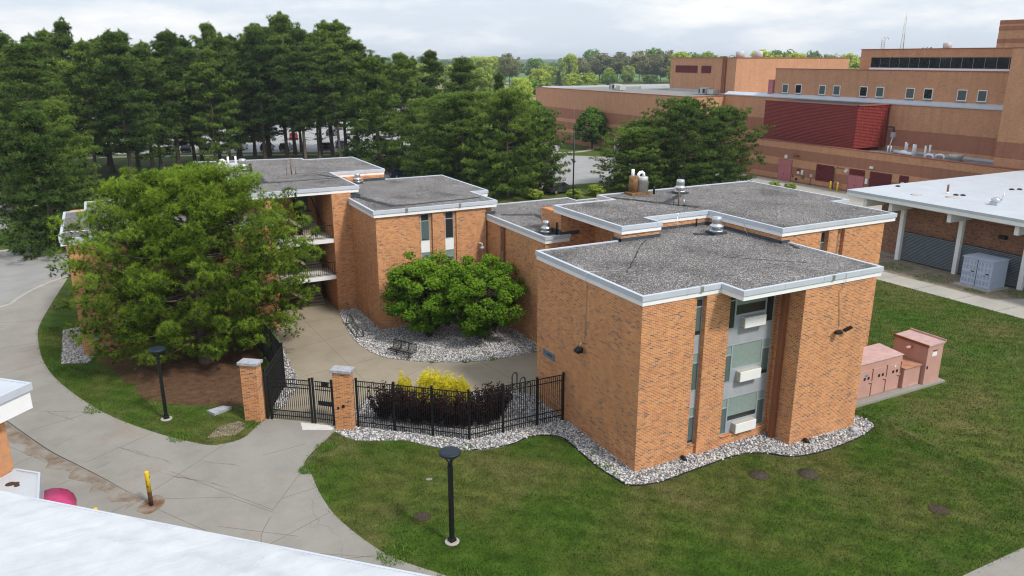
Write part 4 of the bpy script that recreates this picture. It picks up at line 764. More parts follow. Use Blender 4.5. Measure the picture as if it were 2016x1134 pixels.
# grey horizontal louvres between the columns
sm = MB().box(-.05, .05, -2.55, 2.55, 0, .07).mesh('slat'); sm.materials.append(M['slat'])
for k_, y in enumerate((16.93, 11.49, 6.03, .55)):
    g = cb('louvre_screen', M['slatback'], (44.0, 44.1, y-2.55, y+2.55, .12, 2.62))
    for i in range(20):
        o = link('slat', sm, g); o.location = (-.1, y-15, .14+i*.125)
cb('wall_light', M['black'], (44.35, 44.6, 10.9, 11.5, 3.55, 3.85))
MB().tube([(47.35-44, 18.3-15, 5.94), (47.35-44, 18.3-15, 6.75)], .09, 8).build('vent_pipe', M['rust'], Cb); MB().lathe([(.22, 0), (.1, .18)], (47.35-44, 18.3-15, 5.94), 12).build('vent_boot', M['pvc'], Cb)
v = MB().box(45.35-44, 46.0-44, 12.65-15, 13.3-15, 5.9, 6.2).build('roof_vent', M['membrane'], Cb); MB().lathe([(.3, .25), (.36, .3), (.36, .5), (.22, .56), (.2, .62), (0, .64)], (45.68-44, 12.97-15, 5.94), 18).build('cap', M['galv'], v); MB().tube([(45.95-44, 12.7-15, 6.3), (46.0-44, 12.6-15, 6.9)], .03, 6).build('whip', M['galv'], v)
for (x, y, r, m) in [(44.4, 19.2, .5, 'rust'), (47.9, 17.5, .45, 'rust'), (45.9, 16.9, .55, 'rust')]: MB().lathe([(r, 0), (r*.5, .006), (0, .008)], (x-44, y-15, 5.942), 16).build('stain', plain('roof_stain', (.55, .45, .40), .8), Cb)
for (x, y) in [(47.2, 17.4), (47.6, 17.0), (54.6, 16.9), (55.3, 16.6), (47.0, 24.4)]: MB().lathe([(.22, 0), (.2, .09), (.1, .12), (0, .12)], (x-44, min(y, 23)-15, 5.94), 10).build('roof_drain', M['black'], Cb)

# ================================================================ NEAR WHITE ROOF AND LEFT ENTRANCE (bottom left)
d1 = Vector((.717, -.697)); d2 = Vector((-.697, -.717))
A0 = Vector((-22.97, 1.02))
Wf = thing('flat_roofed_building', 'flat roofed building under a wrinkled white membrane roof in front', 'building', (-18, -8, 0))
wo = Vector((-18, -8))
def wpt(a, b): p = A0+d1*a+d2*b-wo; return (p.x, p.y)
poly = [wpt(-4, 0), wpt(24, 0), wpt(24, 14), wpt(-4, 14)]
MB().prism(inset(poly, .25), 0, 4.6).build('wall', M['brick'], Wf)
nx_, ny_ = 150, 80; gx = np.linspace(-4, 24, nx_); gy = np.linspace(0.0, 14, ny_); X, Y = np.meshgrid(gx, gy)
r2 = np.random.default_rng(4); Z = np.zeros_like(X)
for i in range(46):
    cx, cy = r2.uniform(-4, 24), r2.choice([r2.uniform(.1, 1.6), r2.uniform(.1, 8)]); an = r2.normal(.0, .16); L = r2.uniform(1.2, 4.5); w = r2.uniform(.05, .15)
    u = (X-cx)*np.cos(an)+(Y-cy)*np.sin(an); vv = -(X-cx)*np.sin(an)+(Y-cy)*np.cos(an); Z += r2.uniform(.03, .09)*np.exp(-(u/L)**2-(vv/w)**2)
Z += .03*np.exp(-((Y-.25)/.2)**2)+.02*np.exp(-((X-9.5)/.06)**2)+.02*np.exp(-((Y-4.0)/.07)**2)+.02*np.exp(-((Y-8)/.07)**2)
PX = A0.x+d1.x*X+d2.x*Y-wo.x; PY = A0.y+d1.y*X+d2.y*Y-wo.y
V = np.stack([PX, PY, 4.97+Z], -1).reshape(-1, 3); I = np.arange(nx_*ny_).reshape(ny_, nx_)
F = np.stack([I[:-1, :-1], I[1:, :-1], I[1:, 1:], I[:-1, 1:]], -1).reshape(-1, 4)
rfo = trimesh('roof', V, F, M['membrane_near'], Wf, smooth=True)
MB().ring(poly, -.04, .03, 4.55, 5.0).build('coping', M['coping'], rfo)
def strip(a, b, wv, z=5.0, name='roof_seam', m=M['grime'], par=rfo):
    p0 = Vector(wpt(*a)); p1 = Vector(wpt(*b)); MB().obox((p0+p1)/2, p1-p0, (p1-p0).length/2, wv, z-.03, z+.004).build(name, m, par)
for a, b, wv in [((0, 4.06), (9.4, 4.02), .008), ((9.6, 4.0), (24, 4.05), .008), ((9.45, .5), (9.5, 13), .01), ((13.1, 1.6), (14.6, 1.75), .012), ]: strip(a, b, wv, 5.005)
E0 = thing('entrance_block', 'brick entrance block with deep white fascia at the left edge', 'building', (-22.37, 7.34, 0))
eo = Vector((-22.37, 7.34))
def ept(a, b): p = d2*a-d1*b; return (p.x, p.y)
EP = [ept(0, 0), ept(9, 0), ept(9, 9), ept(0, 9)]
MB().prism(inset(EP, .06), 5.0, 5.74).build('fascia', M['white'], E0)
er = MB().prism(inset(EP, .05), 5.74, 5.97).build('roof', M['membrane'], E0); MB().ring(EP, -.02, .09, 5.72, 6.0).build('coping', M['coping'], er)
MB().prism([ept(.93, .5), ept(8.5, .5), ept(8.5, 8.5), ept(.93, 8.5)], 0, 5.0).build('wall', M['brick'], E0)
vp = [(-23.30, 7.0), (-22.52, 6.28), (-22.45, 3.9), (-25.2, 3.9), (-25.2, 7.0)]; vp = [(x-eo.x, y-eo.y) for x, y in vp]
v = MB().prism(vp, 2.3, 2.78).build('porch_roof', M['membrane'], E0); MB().ring(vp, -.03, .05, 2.25, 2.84).build('coping', M['coping'], v); MB().prism(inset(vp, .15), 0, 2.3).build('porch_wall', M['brick'], E0)
stn = MB()
for (x, y, r) in ((-23.42, 5.95, .17), (-23.25, 5.9, .13), (-23.2, 5.72, .10)): stn.lathe([(r, 0), (r*.9, .004), (0, .005)], (x-eo.x, y-eo.y, 2.782), 10)
stn.build('leaf_stain', M['rustbase'], v)
aw = MB(); prof = [(0, 2.30), (.25, 2.36), (.5, 2.36), (.75, 2.27), (.92, 2.08), (.98, 1.85)]
vs = [(-22.42+px-eo.x, y-px*.35-eo.y, z+s_) for y in (5.85, 4.5) for px, z in prof for s_ in (0,)]
vs2 = [(a, b, c-.03) for a, b, c in vs]; n6 = len(prof)
aw.add(vs+vs2, [(i, i+1, n6+i+1, n6+i) for i in range(n6-1)]+[(2*n6+n6+i, 2*n6+n6+i+1, 2*n6+i+1, 2*n6+i) for i in range(n6-1)]+[(i+1, i, 2*n6+i, 2*n6+i+1) for i in range(n6-1)]+[(n6+i, n6+i+1, 3*n6+i+1, 3*n6+i) for i in range(n6-1)], 0, True)
aw.build('awning', M['magenta'], E0)
# ================================================================ GATE PILLARS, FENCES, GATES
u_ = Vector((.72, -.69)).normalized()
def pillar(c, label):
    t = thing('gate_pillar', label, 'pillar', (c[0], c[1], 0), math.atan2(-.62, .78), 'brick gate pillars')
    MB().box(-.44, .44, -.24, .24, 0, 3.02).build('shaft', M['brick'], t)
    bevel(MB().box(-.53, .53, -.33, .33, 3.02, 3.17).build('cap', M['stone_cap'], t), .015); return t
p1 = pillar((-13.82, 13.20), 'brick gate pillar with grey stone cap beside the wide gate and pine')
p2 = pillar((-10.03, 10.14), 'brick gate pillar with stone cap and keypads beside the narrow gate')
k_ = MB().box(-.28, -.18, -.27, -.24, 1.12, 1.22).build('keypad', M['black'], p2); MB().box(-.02, .10, -.30, -.24, 1.22, 1.36).build('intercom', M['black'], p2)
pk = {}
def picket(h):
    if h not in pk: pk[h] = MB().box(-.013, .013, -.013, .013, 0, h).mesh('picket'); pk[h].materials.append(M['black'])
    return pk[h]
def run(t, a, b, z0, z1, rails, sp=.115, posts=(), post_h=None, pw=.045):
    """pickets, rails and posts between two points, in the local frame of t (an unrotated empty)"""
    o = t.location; a = Vector((a[0]-o.x, a[1]-o.y)); b = Vector((b[0]-o.x, b[1]-o.y)); L = (b-a).length; u = (b-a)/L; ang = math.atan2(u.y, u.x)
    for z in rails: MB().obox((a+b)/2, u, L/2, .018, z-.02, z+.02).build('rail', M['black'], t)
    n = int(L/sp)
    for i in range(n):
        p = a+u*(i+.5)*L/n; q = link('picket', picket(round(z1-z0, 2)), t); q.location = (p.x, p.y, z0); q.rotation_euler = (0, 0, ang)
    for s in posts:
        p = a+u*L*s; q = MB().obox(p, u, pw, pw, 0, post_h or z1+.05).build('post', M['black'], t); MB().obox(p, u, pw+.012, pw+.012, (post_h or z1+.05), (post_h or z1+.05)+.03).build('post_cap', M['black'], q)
FA, FC, FD = (-9.52, 9.92), (-5.18, 6.08), (-.06, 5.87)
f1 = thing('picket_fence', 'black metal picket fence from the keypad pillar to the brick corner wall', 'fence', (FC[0], FC[1], 0))
run(f1, FA, FC, .08, 2.52, (.32, .62, 2.22, 2.50), posts=(0.01, .345, .68, .995), post_h=2.62); run(f1, FC, FD, .08, 2.52, (.32, .62, 2.22, 2.50), posts=(.34, .70, .985), post_h=2.60)
f2 = thing('picket_fence', 'black metal picket fence running back under the pine from the wide gate', 'fence', (-11.7, 17.0, 0))
run(f2, (-13.25, 13.15), (-11.62, 16.6), .08, 2.45, (.3, .6, 2.15, 2.43), posts=(.03, .99), post_h=2.6); run(f2, (-11.62, 16.6), (-12.0, 27.0), .08, 2.45, (.3, .6, 2.15, 2.43), posts=(.25, .5, .75, .99), post_h=2.6)
g1 = thing('driveway_gate', 'wide black barred gate leaf between brick pillar and centre post', 'gate', (-12.2, 12.1, 0))
run(g1, (-13.14, 12.86), (-11.34, 11.43), .1, 2.30, (.28, .55, 1.85, 2.02+.02, 2.28), sp=.105, posts=(-.06, .03, .985), post_h=2.38)
g2 = thing('pedestrian_gate', 'narrow black barred gate with lock plate beside the keypad pillar', 'gate', (-10.9, 11.0, 0))
run(g2, (-11.16, 11.28), (-10.47, 10.66), .1, 2.30, (.28, .55, 1.85, 2.04, 2.28), sp=.10, posts=(-.12, .98), post_h=2.42)
o_ = g2.location; MB().obox((-10.80-o_.x, 10.96-o_.y), u_, .36, .03, 1.02, 1.25).build('lock_plate', M['black'], g2); MB().obox((-10.75-o_.x, 10.92-o_.y), u_, .17, .03, 2.06, 2.26).build('closer_box', M['black'], g2); MB().obox((-11.10-o_.x, 11.17-o_.y), u_, .02, .03, 1.05, 1.25).build('handle', M['galv'], g2)
sheet('gate_threshold', [(-11.9, 11.75), (-10.45, 10.55), (-10.7, 10.2), (-12.0, 10.9)], .026, plain('white_slab', (.62, .61, .58), .8))
# ================================================================ LAMP POSTS
def lamp(loc, label):
    t = thing('lamp_post', label, 'lamp post', (*loc, 0), .2, 'black disc lamp posts')
    MB().lathe([(.28, 0), (.28, .06), (.26, .08)], (0, 0, 0), 20).build('footing', M['conc_lt'], t)
    bevel(MB().box(-.13, .13, -.13, .13, .08, .22).build('base', M['black'], t), .02)
    bevel(MB().box(-.075, .075, -.075, .075, .22, 3.25).build('pole', M['black'], t), .012)
    h = MB().lathe([(.05, 3.25), (.085, 3.27), (.085, 3.42)], (0, 0, 0), 12).build('neck', M['black'], t)
    for a in range(3): c, s = math.cos(a*2.094+.5), math.sin(a*2.094+.5); MB().tube([(.06*c, .06*s, 3.40), (.14*c, .14*s, 3.52), (.30*c, .30*s, 3.68)], .022, 6).build('bracket', M['black'], h)
    MB().lathe([(.10, 3.66), (.33, 3.68), (.40, 3.74), (.415, 3.80), (.40, 3.83), (.28, 3.845), (0, 3.85)], (0, 0, 0), 28).build('lamp_head', M['darkblue'], t); return t
lamp((-9.15, -.97), 'black disc topped lamp post standing on the front lawn'); lamp((-17.82, 15.27), 'black disc topped lamp post on the grass under the pine')
t = thing('parking_light', 'tall slim dark parking lot light behind the grey car', 'lamp post', (33, 58, 0))
MB().tube([(0, 0, 0), (0, 0, 8.75)], .09, 8).build('pole', M['darkblue'], t); MB().tube([(0, 0, 8.7), (.5, -.2, 8.75)], .04, 6).build('arm', M['darkblue'], t); MB().box(.3, 1.1, -.4, -.05, 8.65, 8.8).build('lamp_head', M['darkblue'], t)
# ================================================================ BOLLARDS
def bollard(name, loc, h, r, label, rusty):
    t = thing(name, label, 'bollard', (*loc, 0), 0, 'yellow bollards'); t.rotation_euler = (0, 0, .3)
    if rusty: MB().lathe([(r, 0), (r, h*.42)], (0, 0, 0), 14).build('rusty_base', M['rustbase'], t)
    MB().lathe([(r+.002, h*.42 if rusty else 0), (r+.002, h-.03), (r*.8, h)], (0, 0, 0), 14).build('post', M['yellow'], t)
    if rusty:
        q = MB(); rr_ = random.Random(2)
        for i in range(14):
            a = rr_.uniform(0, 6.28); z = rr_.uniform(h*.42, h*.95); w = rr_.uniform(.02, .05); q.add([((r+.006)*math.cos(a+da), (r+.006)*math.sin(a+da), z+dz) for da, dz in ((-w*6, -w*.8), (w*5, -w), (w*6, w), (-w*5, w*1.3))], [(0, 1, 2, 3)])
        q.build('rust_patch', M['rustbase'], t)
    return t
bollard('bollard', (-19.03, 7.06), 1.55, .085, 'worn yellow bollard with rusty foot on the driveway', True); bollard('bollard', (-20.95, 7.55-1.4), .95, .085, 'yellow bollard top peeking over the white roof edge', True)
bollard('bollard', (69.1, 49.16), 1.35, .11, 'bright yellow bollard by the service wall, one nearer the maroon louvre', False); bollard('bollard', (69.15, 48.02), 1.35, .11, 'bright yellow bollard by the service wall, one nearer the pipework', False)
st_ = NT('rust_stain'); st_.col(st_.mix(st_.ramp(st_.noise(1.5, detail=6), [(.35, 0), (.65, 1)]), (.30, .26, .22), (.15, .075, .035))).set(.9)
tag(sheet('rust_stain', spline([(-19.6, 6.9), (-19.2, 6.4), (-18.7, 6.7), (-18.5, 7.3), (-18.8, 7.8), (-19.3, 7.5), (-19.6, 6.9)], 4), .016, st_.m), kind='structure')
# ================================================================ MANHOLES AND GRATES
lid = plain('iron_lid', (.065, .05, .045), .8, 0, .3, 6)
def cover(c, r, label, grate, m):
    t = thing('manhole_cover', label, 'manhole cover', (*c, 0)); MB().lathe([(r+.05, .0), (r+.05, .012), (r, .014)], (0, 0, 0), 26).build('ring', M['rustbase'], t)
    if not grate: MB().lathe([(r, .0), (r, .018), (0, .018)], (0, 0, 0), 26).build('lid', m, t)
    else:
        MB().lathe([(r, .008), (0, .009)], (0, 0, 0), 26).build('pit', M['dark'], t)
        for i in range(-4, 5):
            w = math.sqrt(max(.01, r*r-(i*r/4.6)**2)); MB().box(-w, w, i*r/4.6-.018, i*r/4.6+.018, .010, .022).build('bar', lid, t)
        for i in (-1, 0, 1): w = math.sqrt(r*r-(i*r/2)**2); MB().box(i*r/2-.015, i*r/2+.015, -w, w, .010, .020).build('bar', lid, t)
    return t
cover((4.73, -2.67), .42, 'solid brown manhole cover on the lawn, one nearer the fence side', False, lid); cover((6.72, -3.61), .42, 'solid brown manhole cover on the lawn opposite the boxed downpipe', False, lid)
cover((-9.52, 1.17), .32, 'round iron drain grate in the lawn beside the lamp post', True, lid); cover((9.16, -8.09), .34, 'round iron drain grate alone far out on the lawn', True, lid)
cover((.66, 18.73), .42, 'dark round cover in the courtyard stones between the trees', False, M['rustbase']); cover((-1.3, 8.15), .42, 'rusty round cover in the stones behind the fence', False, M['rustbase'])
# small flat things on the grass
tag(MB().prism([(-15.9, 15.15), (-15.1, 15.35), (-14.7, 15.0), (-15.6, 14.55)], 0, .14).build('rock', M['stone_cap']), 'flat pale grey stone on the grass by the gate pillar', 'rock')
tag(MB().prism([(-8.30, 3.80), (-8.06, 3.70), (-8.14, 3.55), (-8.38, 3.64)], 0, .03).build('valve_box', M['conc']), 'small pale valve box lid behind the lawn lamp post', 'valve box')
tag(MB().lathe([(.22, 0), (.2, .12), (.08, .2), (0, .21)], (11.9, -1.75, .03), 9).build('rock', M['stone_cap']), 'rounded grey boulder in the stones by the front wall', 'rock')
# ================================================================ BENCH, BIKE RACKS
def bench():
    t = thing('park_bench', 'black metal mesh bench on the courtyard path edge', 'bench', (-4.12, 17.95, 0), math.atan2(-1.25, .72))
    s = MB(); 
    for i in range(15): y = -.02-.46*i/14; z = .43+.03*math.cos(i/14*math.pi*2); s.tube([(-.9, y, z), (.9, y, z)], .008, 4)
    for x in (-.9, -.3, .3, .9): s.tube([(x, .0, .46), (x, -.12, .44), (x, -.35, .42), (x, -.5, .43), (x, -.54, .38)], .02, 6)
    for i in range(37): s.tube([(-.9+i*.05, -.02, .45), (-.9+i*.05, -.48, .42)], .006, 3)
    s.tube([(-.92, -.54, .40), (.92, -.54, .40)], .022, 6); s.build('seat', M['black'], t)
    b = MB()
    for i in range(14): z = .48+.36*i/13; b.tube([(-.9, .02+.06*i/13, z), (.9, .02+.06*i/13, z)], .007, 3)
    for i in range(37): b.tube([(-.9+i*.05, .02, .48), (-.9+i*.05, .09, .86)], .006, 3)
    for x in (-.9, -.34, -.27, .27, .34, .9): b.tube([(x, .0, .44), (x, .03, .6), (x, .1, .88)], .02, 6)
    b.tube([(-.94, .1, .88), (.94, .1, .88)], .028, 8); b.build('backrest', M['black'], t)
    for x in (-.5, .5): l_ = MB().tube([(x, -.2, 0), (x, -.2, .43)], .035, 8).build('leg', M['black'], t); MB().lathe([(.11, 0), (.10, .03), (.04, .05)], (x, -.2, .02), 12).build('foot', M['black'], l_)
    return t
bench()
t = thing('bike_rack', 'grey steel grid bike rack by the courtyard stair wall', 'bike rack', (-5.55, 23.7, 0), math.atan2(-2.9, -.15))
fr_ = MB()
for x in (-1.45, 1.45): fr_.tube([(x, .28, .03), (x, .1, .8), (x, -.1, .8), (x, -.28, .03)], .03, 6); fr_.tube([(x, .3, .12), (x, -.3, .12)], .025, 6)
fr_.tube([(-1.45, .28, .08), (1.45, .28, .08)], .025, 6); fr_.tube([(-1.45, -.28, .08), (1.45, -.28, .08)], .025, 6); fr_.tube([(-1.45, -.02, .78), (1.45, -.02, .78)], .025, 6); fr_.tube([(-1.45, -.1, .3), (1.45, -.1, .3)], .022, 6); fr_.build('frame', M['lead'], t)
bar = MB().tube([(0, -.1, .3), (0, -.02, .78)], .014, 5).mesh('bar'); bar.materials.append(M['lead'])
for i in range(17): o = link('bar', bar, t); o.location = (-1.3+i*.163, 0, 0)
LB = ['grey steel bike loop behind the fence, the one nearest the courtyard', 'grey steel bike loop behind the fence, the middle one', 'grey steel bike loop behind the fence, the one nearest the lawn']
for (x, y), lb in zip([(-.44, 10.48), (-.36, 9.7), (-.41, 8.98)], LB):
    t = thing('bike_loop', lb, 'bike rack', (x, y, 0), .35, 'steel bike loops'); MB().tube([(-.2, 0, 0), (-.2, 0, .8), (-.15, 0, .9), (0, 0, .95), (.15, 0, .9), (.2, 0, .8), (.2, 0, 0)], .035, 8).build('hoop', M['lead'], t)
    for s in (-.2, .2): MB().lathe([(.07, 0), (.07, .03)], (s, 0, .02), 10).build('foot', M['lead'], t)
# ================================================================ PINK SWITCHGEAR CABINETS
pad = MB().box(13.6, 21.5, .0, 2.6, -.1, .12).build('cabinet_pad', M['conc']); pad['kind'] = 'structure'
t = thing('switchgear_cabinet', 'long pink three door electrical cabinet by the brick wall', 'cabinet', (14.6, .5, .12), 0, 'pink electrical cabinets')
bevel(MB().box(-.6, 3.55, 0, 1.5, 0, 2.0).build('body', M['pink'], t), .015); MB().add([(-.63, -.04, 2.0), (3.6, -.04, 2.0), (3.6, 1.55, 2.12), (-.63, 1.55, 2.12), (-.63, -.04, 1.97), (3.6, -.04, 1.97), (3.6, 1.55, 1.97), (-.63, 1.55, 1.97)], [(0, 1, 2, 3), (7, 6, 5, 4), (4, 5, 1, 0), (5, 6, 2, 1), (6, 7, 3, 2), (7, 4, 0, 3)]).build('roof', M['pinktop'], t)
for i in range(3):
    x0 = .12+i*1.13; d = MB().box(x0, x0+1.05, -.03, -.001, .06, 1.55).build('door', M['pink'], t)
    MB().box(x0+1.055, x0+1.105, -.05, -.002, .06, 1.6).build('hinge_bar', M['brown'], d)
    for q in (.42, .72): MB().box(x0+q, x0+q+.13, -.05, -.031, 1.05, 1.20).build('meter_window', M['black'], d)
    MB().tube([(x0+.84, -.04, .86), (x0+1.02, -.09, .86)], .022, 6).tube([(x0+1.0, -.05, .78), (x0+1.0, -.1, .93)], .03, 6).build('handle', M['pinktop'], d); MB().box(x0+.9, x0+1.03, -.05, -.03, .35, .4).build('latch', M['pinktop'], d)
    if i == 0: MB().box(x0+.5, x0+.72, -.035, -.031, 1.25, 1.34).build('label_plate', plain('blue_label', (.07, .2, .45), .5), d)
    if i == 2: MB().tube([(x0+.62, -.031, 1.42), (x0+.62, -.04, 1.42)], .06, 12).build('label_plate', M['acwhite'], d)
t = thing('switchgear_cabinet', 'short pink cabinet with rust streaked lid between the two tall ones', 'cabinet', (18.15, .35, .12), 0, 'pink electrical cabinets')
MB().box(.1, 1.45, 0, 1.7, 0, 1.15).build('body', M['pink'], t); MB().box(.05, 1.5, -.06, 1.75, 1.15, 1.21).build('lid', plain('rusty_pink', (.42, .21, .13), .7, 0, .35, 2.2), t); MB().box(.15, 1.4, -.02, -.001, .05, .12).build('base_trim', M['pinktop'], t)
t = thing('switchgear_cabinet', 'tall narrow pink cabinet with white notice at the far end', 'cabinet', (19.75, .15, .12), 0, 'pink electrical cabinets')
bevel(MB().box(0, 1.3, 0, 2.1, 0, 2.25).build('body', M['pink'], t), .012); MB().add([(-.06, -.04, 2.25), (1.36, -.04, 2.25), (1.36, 2.16, 2.25), (-.06, 2.16, 2.25), (-.06, -.04, 2.30), (1.36, -.04, 2.36), (1.36, 2.16, 2.36), (-.06, 2.16, 2.30)], [(0, 3, 2, 1), (4, 5, 6, 7), (0, 1, 5, 4), (1, 2, 6, 5), (2, 3, 7, 6), (3, 0, 4, 7)]).build('roof', M['pinktop'], t)
MB().box(-.08, -.02, -.05, 2.18, 2.22, 2.36).build('roof_lip', M['brown'], t); MB().box(1.36, 1.42, -.05, 2.18, 2.30, 2.46).build('roof_lip', M['pinktop'], t)
MB().box(.4, .8, -.012, -.001, 1.62, 1.85).build('notice', M['acwhite'], t); MB().box(.42, .85, -.012, -.001, 1.92, 1.97).build('name_strip', M['ink'], t); MB().box(.08, .14, -.05, -.001, .95, 1.1).build('handle', M['black'], t)
MB().tube([(-.5, 1.0, 1.95), (.05, 1.0, 1.95)], .09, 8).build('conduit', M['pink'], t)
# ================================================================ PALE BLUE CABINET BY THE HALL
gp = MB().box(40.6, 43.3, 9.4, 12.3, -.1, .10).build('cabinet_pad', M['conc_lt']); gp['kind'] = 'structure'
t = thing('transformer_cabinet', 'pale blue vented utility cabinet beside the louvred hall', 'cabinet', (41.2, 10.9, .1))
bevel(MB().box(0, 2.0, -1.2, 1.2, 0, 2.2).build('body', M['bluegrey'], t), .015); MB().box(-.08, 2.06, -1.27, 1.27, 2.2, 2.27).build('roof', M['bluegrey'], t)
MB().box(-.012, -.001, -.02, .02, .05, 2.18).build('door_gap', M['ink'], t)
for y0 in (-1.13, .06):
    d = MB().box(-.03, -.001, y0, y0+1.07, .05, 2.15).build('door', M['bluegrey'], t)
    for zz in (.25, .72, 1.3, 1.72):
        for yy in (.06, .32, .62, .86):
            q = MB().box(-.034, -.0305, y0+yy, y0+yy+.17, zz, zz+.34).build('vent', M['bluegrey2'], d)
    MB().box(-.045, -.031, y0+.12, y0+.38, 1.13, 1.22).build('name_strip', M['ink'], d); MB().tube([(-.03, y0+.46, 1.2), (-.09, y0+.46, 1.15), (-.09, y0+.5, .95)], .02, 6).build('handle', M['galv'], d)
# ================================================================ CARS
def car_mesh():
    X = [-2.2, -2.12, -1.5, -.9, -.3, .5, 1.2, 1.9, 2.18, 2.2]
    side = [(-2.2, .45), (-2.22, .75), (-2.1, .98), (-1.5, 1.02), (-1.0, 1.05), (.75, 1.02), (1.5, .95), (2.05, .82), (2.2, .6), (2.18, .38), (1.8, .30), (-1.8, .30)]
    b = MB(); n = len(side)
    def sec(w, pts): return [(x, w, z) for x, z in pts]
    rings = [sec(-.9, [(x*.985, z*.98+.01) for x, z in side]), sec(-.93, side), sec(.93, side), sec(.9, [(x*.985, z*.98+.01) for x, z in side])]
    vs = sum(rings, []); fs = [(r*n+i, r*n+(i+1) % n, (r+1)*n+(i+1) % n, (r+1)*n+i) for r in range(3) for i in range(n)]
    b.add(vs, fs, 0, False); b.f += [tuple(range(n-1, -1, -1)), tuple(range(3*n, 4*n))]; b.mi += [0, 0]; b.sm += [False, False]
    c = MB(); lo = [(-2.0, 1.0), (.95, 1.0)]; hi = [(-1.55, 1.50), (.15, 1.52)]
    c.add([(lo[0][0], -.86, 1.0), (lo[1][0], -.86, 1.0), (lo[1][0], .86, 1.0), (lo[0][0], .86, 1.0), (hi[0][0], -.70, 1.48), (hi[1][0], -.70, 1.5), (hi[1][0], .70, 1.5), (hi[0][0], .70, 1.48)], [(0, 1, 5, 4), (1, 2, 6, 5), (2, 3, 7, 6), (3, 0, 4, 7)])
    rf = MB().box(-1.6, .22, -.72, .72, 1.47, 1.53)
    for s in (-1, 1):
        for (x0, z0, x1, z1) in ((.95, 1.0, .18, 1.5), (-.35, 1.0, -.35, 1.5), (-2.0, 1.0, -1.57, 1.5)): rf.tube([(x0, s*.87, z0), (x1, s*.71, z1)], .045, 4)
    w = MB().tube([(0, -.11, 0), (0, .11, 0)], .34, 18); rim = MB().tube([(0, -.12, 0), (0, .12, 0)], .21, 10)
    li = MB().box(-2.23, -2.1, -.8, -.45, .78, .95).box(-2.23, -2.1, .45, .8, .78, .95); hl = MB().box(2.08, 2.2, -.8, -.45, .62, .76).box(2.08, 2.2, .45, .8, .62, .76)
    return b.mesh('body'), c.mesh('cabin_glass'), rf.mesh('roof'), w.mesh('wheel'), rim.mesh('rim'), li.mesh('tail_light'), hl.mesh('headlight')
cm = car_mesh(); M['tyre'] = plain('tyre', (.015, .015, .015), .9); M['tail'] = plain('tail_red', (.45, .01, .015), .3)
PAINT = dict(grey=(.055, .06, .065), black=(.012, .013, .016), white=(.7, .71, .72), silver=(.42, .44, .46), red=(.42, .02, .025), blue=(.03, .09, .42), navy=(.015, .03, .08), tan=(.35, .3, .22))
cars = {}
def car(x, y, rz, colr, label, z=.0):
    t = thing('parked_car', label, 'car', (x, y, z+.02), rz, 'cars in the parking lots')
    if colr not in cars:
        m = plain('paint_'+colr, PAINT[colr], .25, .2, .05, spec=.6); bm = cm[0].copy(); bm.materials.append(m); rm = cm[2].copy(); rm.materials.append(m); cars[colr] = (bm, rm)
    if not cm[1].materials:
        for q, mm in ((1, 'glass_car'), (3, 'tyre'), (4, 'galv'), (5, 'tail'), (6, 'acwhite')): cm[q].materials.append(M[mm])
    link('body', cars[colr][0], t); link('roof', cars[colr][1], t); link('cabin_glass', cm[1], t); link('tail_light', cm[5], t); link('headlight', cm[6], t)
    for wx in (-1.35, 1.38):
        for wy in (-.82, .82):
            w = link('wheel', cm[3], t); w.location = (wx, wy, .34); link('rim', cm[4], w)
car(35.3, 65.0, .12, 'grey', 'dark grey hatchback parked behind the flat roofs beside the tall light'); car(21.2, 88.4, .1, 'navy', 'dark blue car glimpsed over the gravel roof edge')
CARS = [(10.0, 135.3, 'navy'), (19.5, 155, 'red'), (20.6, 131.6, 'black'), (24.2, 133.8, 'blue'), (28.2, 134.2, 'silver'), (34.0, 161, 'white'), (-4.2, 140.5, 'black'), (-.9, 139, 'navy'), (5.6, 139.2, 'silver'), (13.4, 134.0, 'grey'), (33.2, 128.6, 'navy'), (40.5, 124.6, 'white'), (45.5, 115.8, 'red'), (51.5, 112, 'silver'), (-13.2, 136+7, 'white'), (-18, 146, 'grey'), (-26, 146, 'silver'), (12, 157, 'silver'), (25, 153, 'white'), (29.5, 160, 'black'), (5, 160, 'tan'), (40, 150, 'silver'), (46, 146, 'white'), (52, 142, 'blue'), (0, 172, 'white'), (9, 176, 'silver'), (22, 178, 'white'), (36, 176, 'tan'), (48, 170, 'white'), (58, 165, 'silver'), (-10, 168, 'silver'), (-20, 172, 'white'), (64, 158, 'black'), (34, 86, 'white'), (31, 87.5, 'silver'), (56, 150, 'white'), (68, 150, 'white')]
CARS.sort(key=lambda q: math.atan2(q[0]+18.8, q[1]+24.4))
ORD = lambda i: f"{i}{'th' if 10 <= i % 100 <= 20 else {1: 'st', 2: 'nd', 3: 'rd'}.get(i % 10, 'th')}"
for i, (x, y, c_) in enumerate(CARS): car(x, y, 1.25+.2*math.sin(i*3.1), c_, f'{c_} car in the lot beyond the pines, {ORD(i+1)} counting from the left')
tag(MB().lathe([(.3, 0), (.3, .1), (.2, .12), (.13, 1.0), (.1, 1.02)], (40.4, 121.8, .01), 12).build('traffic_cone', plain('orange_plastic', (.75, .10, .02), .5)), 'orange traffic marker seen through the pines', 'traffic cone')
